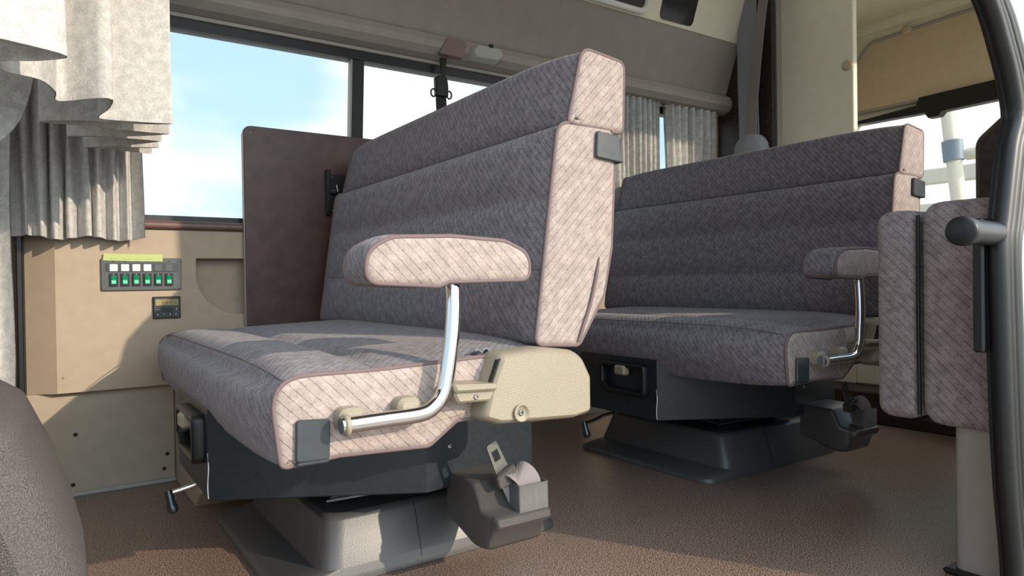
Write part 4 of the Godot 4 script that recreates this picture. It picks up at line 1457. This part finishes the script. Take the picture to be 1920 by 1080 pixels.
func door_frame():
	# edge of the door opening, drawn as (x, y) at the outer body plane
	var path := [Vector2(1.575, -0.420), Vector2(1.565, -0.100), Vector2(1.550, 0.080), Vector2(1.525, 0.220), Vector2(1.509, 0.368), Vector2(1.497, 0.567), Vector2(1.493, 0.695), Vector2(1.510, 0.764), Vector2(1.546, 0.896), Vector2(1.575, 0.960), Vector2(1.550, 1.033), Vector2(1.510, 1.095), Vector2(1.472, 1.145), Vector2(1.375, 1.250), Vector2(1.360, 1.450), Vector2(1.350, 1.850), Vector2(1.340, 2.120)]
	var rib := func(off: float, z: float, r: float, flat: float) -> Mb:
		var q := mb()
		var c := []
		for p in path: c.append(Vector3(p.x + off, p.y, z))
		tube(q, curve(c, 5), r, 10, false, flat)
		return q
	var m := mb()
	var c := []
	for p in path: c.append(Vector3(p.x + 0.072, p.y, 0))
	var cc := curve(c, 4)
	var poly := []
	for p in cc: poly.append(Vector2(p.x, p.y))
	poly.append_array([Vector2(1.3, 2.33), Vector2(4.6, 2.33), Vector2(4.6, 2.22), Vector2(3.2, 2.22), Vector2(3.2, 1.9), Vector2(4.6, 1.9), Vector2(4.6, 1.74), Vector2(2.15, 1.74), Vector2(2.15, 0.95), Vector2(4.6, 0.95), Vector2(4.6, -0.42)])
	prism(m, poly, 2, -0.575, -0.55, 0.003)
	var w := struct("wall_left_rear", m, M.paint, "light grey painted body side behind the door opening", "wall")
	var dm := mb()
	var r := RandomNumberGenerator.new()
	r.seed = 21
	for k in 40:
		var y := r.randf_range(0.62, 1.1)
		var x := r.randf_range(1.66, 1.8)
		lathe(dm, Vector3(x, y, -0.5505), Vector3(0, 0, 1), [Vector2(0.0022, 0), Vector2(0.002, 0.0008), Vector2(0.0009, 0.0015)], 7)
	var drops := part(w, "rain_drops", dm, M.drop, "rain drops on the paint")
	drops.set_meta("kind", "stuff")
	m = rib.call(0.018, -0.562, 0.018, 1.0)
	var o := struct("trim_4", m, M.rubber, "black rubber weatherstrip down the edge of the door opening", "trim")
	part(o, "rib", rib.call(0.037, -0.560, 0.016, 1.0), M.rubber)
	part(o, "rib", rib.call(0.055, -0.557, 0.015, 1.0), M.rubber)
	part(o, "lip", rib.call(0.070, -0.554, 0.012, 1.0), M.hook)
	# inner pillar casing behind the strip
	m = mb()
	var inner := []
	for p in cc: inner.append(Vector2(p.x - 0.062, p.y))
	inner.append_array([Vector2(1.6, 2.12), Vector2(1.6, -0.42)])
	prism(m, inner, 2, -0.585, -0.576, 0.002)
	part(o, "inner_casing", m, M.black)
	# black grip stub
	var t := thing("grip_stub", Vector3(1.45, 0.70, -0.56), "short round black rubber stub sticking out from the door frame", "door stop")
	m = mb()
	lathe(m, Vector3(1.345, 0.729, -0.56), Vector3(1, 0, -0.05), [Vector2(0.004, 0.0), Vector2(0.022, 0.001), Vector2(0.026, 0.004), Vector2(0.027, 0.010), Vector2(0.026, 0.03), Vector2(0.0235, 0.05), Vector2(0.023, 0.16)], 20)
	part(t, "bumper", m, M.rubber)
	m = mb()
	box(m, Vector3(1.49, 0.50, -0.60), Vector3(1.53, 0.76, -0.58), 0.004)
	part(t, "backing_plate", m, M.rubber)

func outside():
	var m := mb()
	box(m, Vector3(-40, -0.72, -40), Vector3(40, -0.62, 40), 0.01)
	struct("ground", m, M.asphalt, "grey asphalt yard around the van", "ground")
	# white tubular post and rails behind the tailgate
	var t := thing("yard_post", Vector3(6.0, -0.62, -2.55), "tall white tubular post with a blue clamp outside the rear window", "post")
	m = mb()
	tube(m, [Vector3(6.0, -0.62, -2.35), Vector3(6.0, 1.2, -2.50), Vector3(6.0, 3.2, -2.70)], 0.055, 14)
	part(t, "tube", m, M.post_white)
	m = mb()
	tube(m, [Vector3(6.0, 1.56, -2.535), Vector3(6.0, 1.72, -2.55)], 0.075, 14)
	part(t, "clamp", m, plain(Color(0.40, 0.46, 0.52), 0.5), "blue-grey clamp")
	t = thing("yard_post", Vector3(6.6, -0.62, -2.5), "shorter white post standing behind the rails outside the rear window", "post")
	m = mb()
	tube(m, [Vector3(6.6, -0.62, -2.46), Vector3(6.6, 1.55, -2.52)], 0.06, 12)
	part(t, "tube", m, M.post_white)
	m = mb()
	tube(m, [Vector3(6.14, 1.62, -2.5), Vector3(6.14, 1.72, 0.6)], 0.05, 12)
	solo("tubular_rail", m, M.post_white, "round white rail clamped to the tall post outside", "rail", "white rails outside the rear window")
	m = mb()
	box(m, Vector3(6.8, 1.50, -5.5), Vector3(6.9, 1.64, 2.0), 0.01)
	solo("flat_rail", m, M.post_white, "upper flat white rail outside the rear window", "rail", "white rails outside the rear window")
	m = mb()
	box(m, Vector3(6.8, 1.18, -5.5), Vector3(6.9, 1.32, 2.0), 0.01)
	solo("flat_rail", m, M.post_white, "lower flat white rail outside the rear window", "rail", "white rails outside the rear window")
	# trees far beyond
	for k in 3:
		var b := Vector3(24.0 + k * 2.0, -0.62, -9.0 + k * 2.6)
		t = thing("tree", b, ["leafy tree far behind the rails, left of the tall post", "leafy tree far behind the rails, right of the tall post", "leafy tree far behind the rails, next to the dark seat back"][k], "tree", "trees beyond the yard")
		m = mb()
		tube(m, [b, b + Vector3(0.05, 1.2, 0), b + Vector3(0, 2.6, 0.05)], [0.16, 0.12, 0.08], 8)
		part(t, "trunk", m, M.bark)
		m = mb()
		var r := RandomNumberGenerator.new()
		r.seed = 40 + k
		for i in 900:
			var d := Vector3(r.randfn(), r.randfn(), r.randfn()).normalized() * pow(r.randf(), 0.4) * 1.2
			var p := b + Vector3(0, 2.7, 0) + d * Vector3(1.0, 0.75, 1.0)
			var a := Vector3(r.randfn(), r.randfn(), r.randfn()).normalized() * 0.14
			var e := Vector3(r.randfn(), r.randfn(), r.randfn()).normalized() * 0.06
			m.quad(p - a, p + e, p + a, p - e)
		m.mark = m.P.size()
		part(t, "foliage", m, M.leaf)
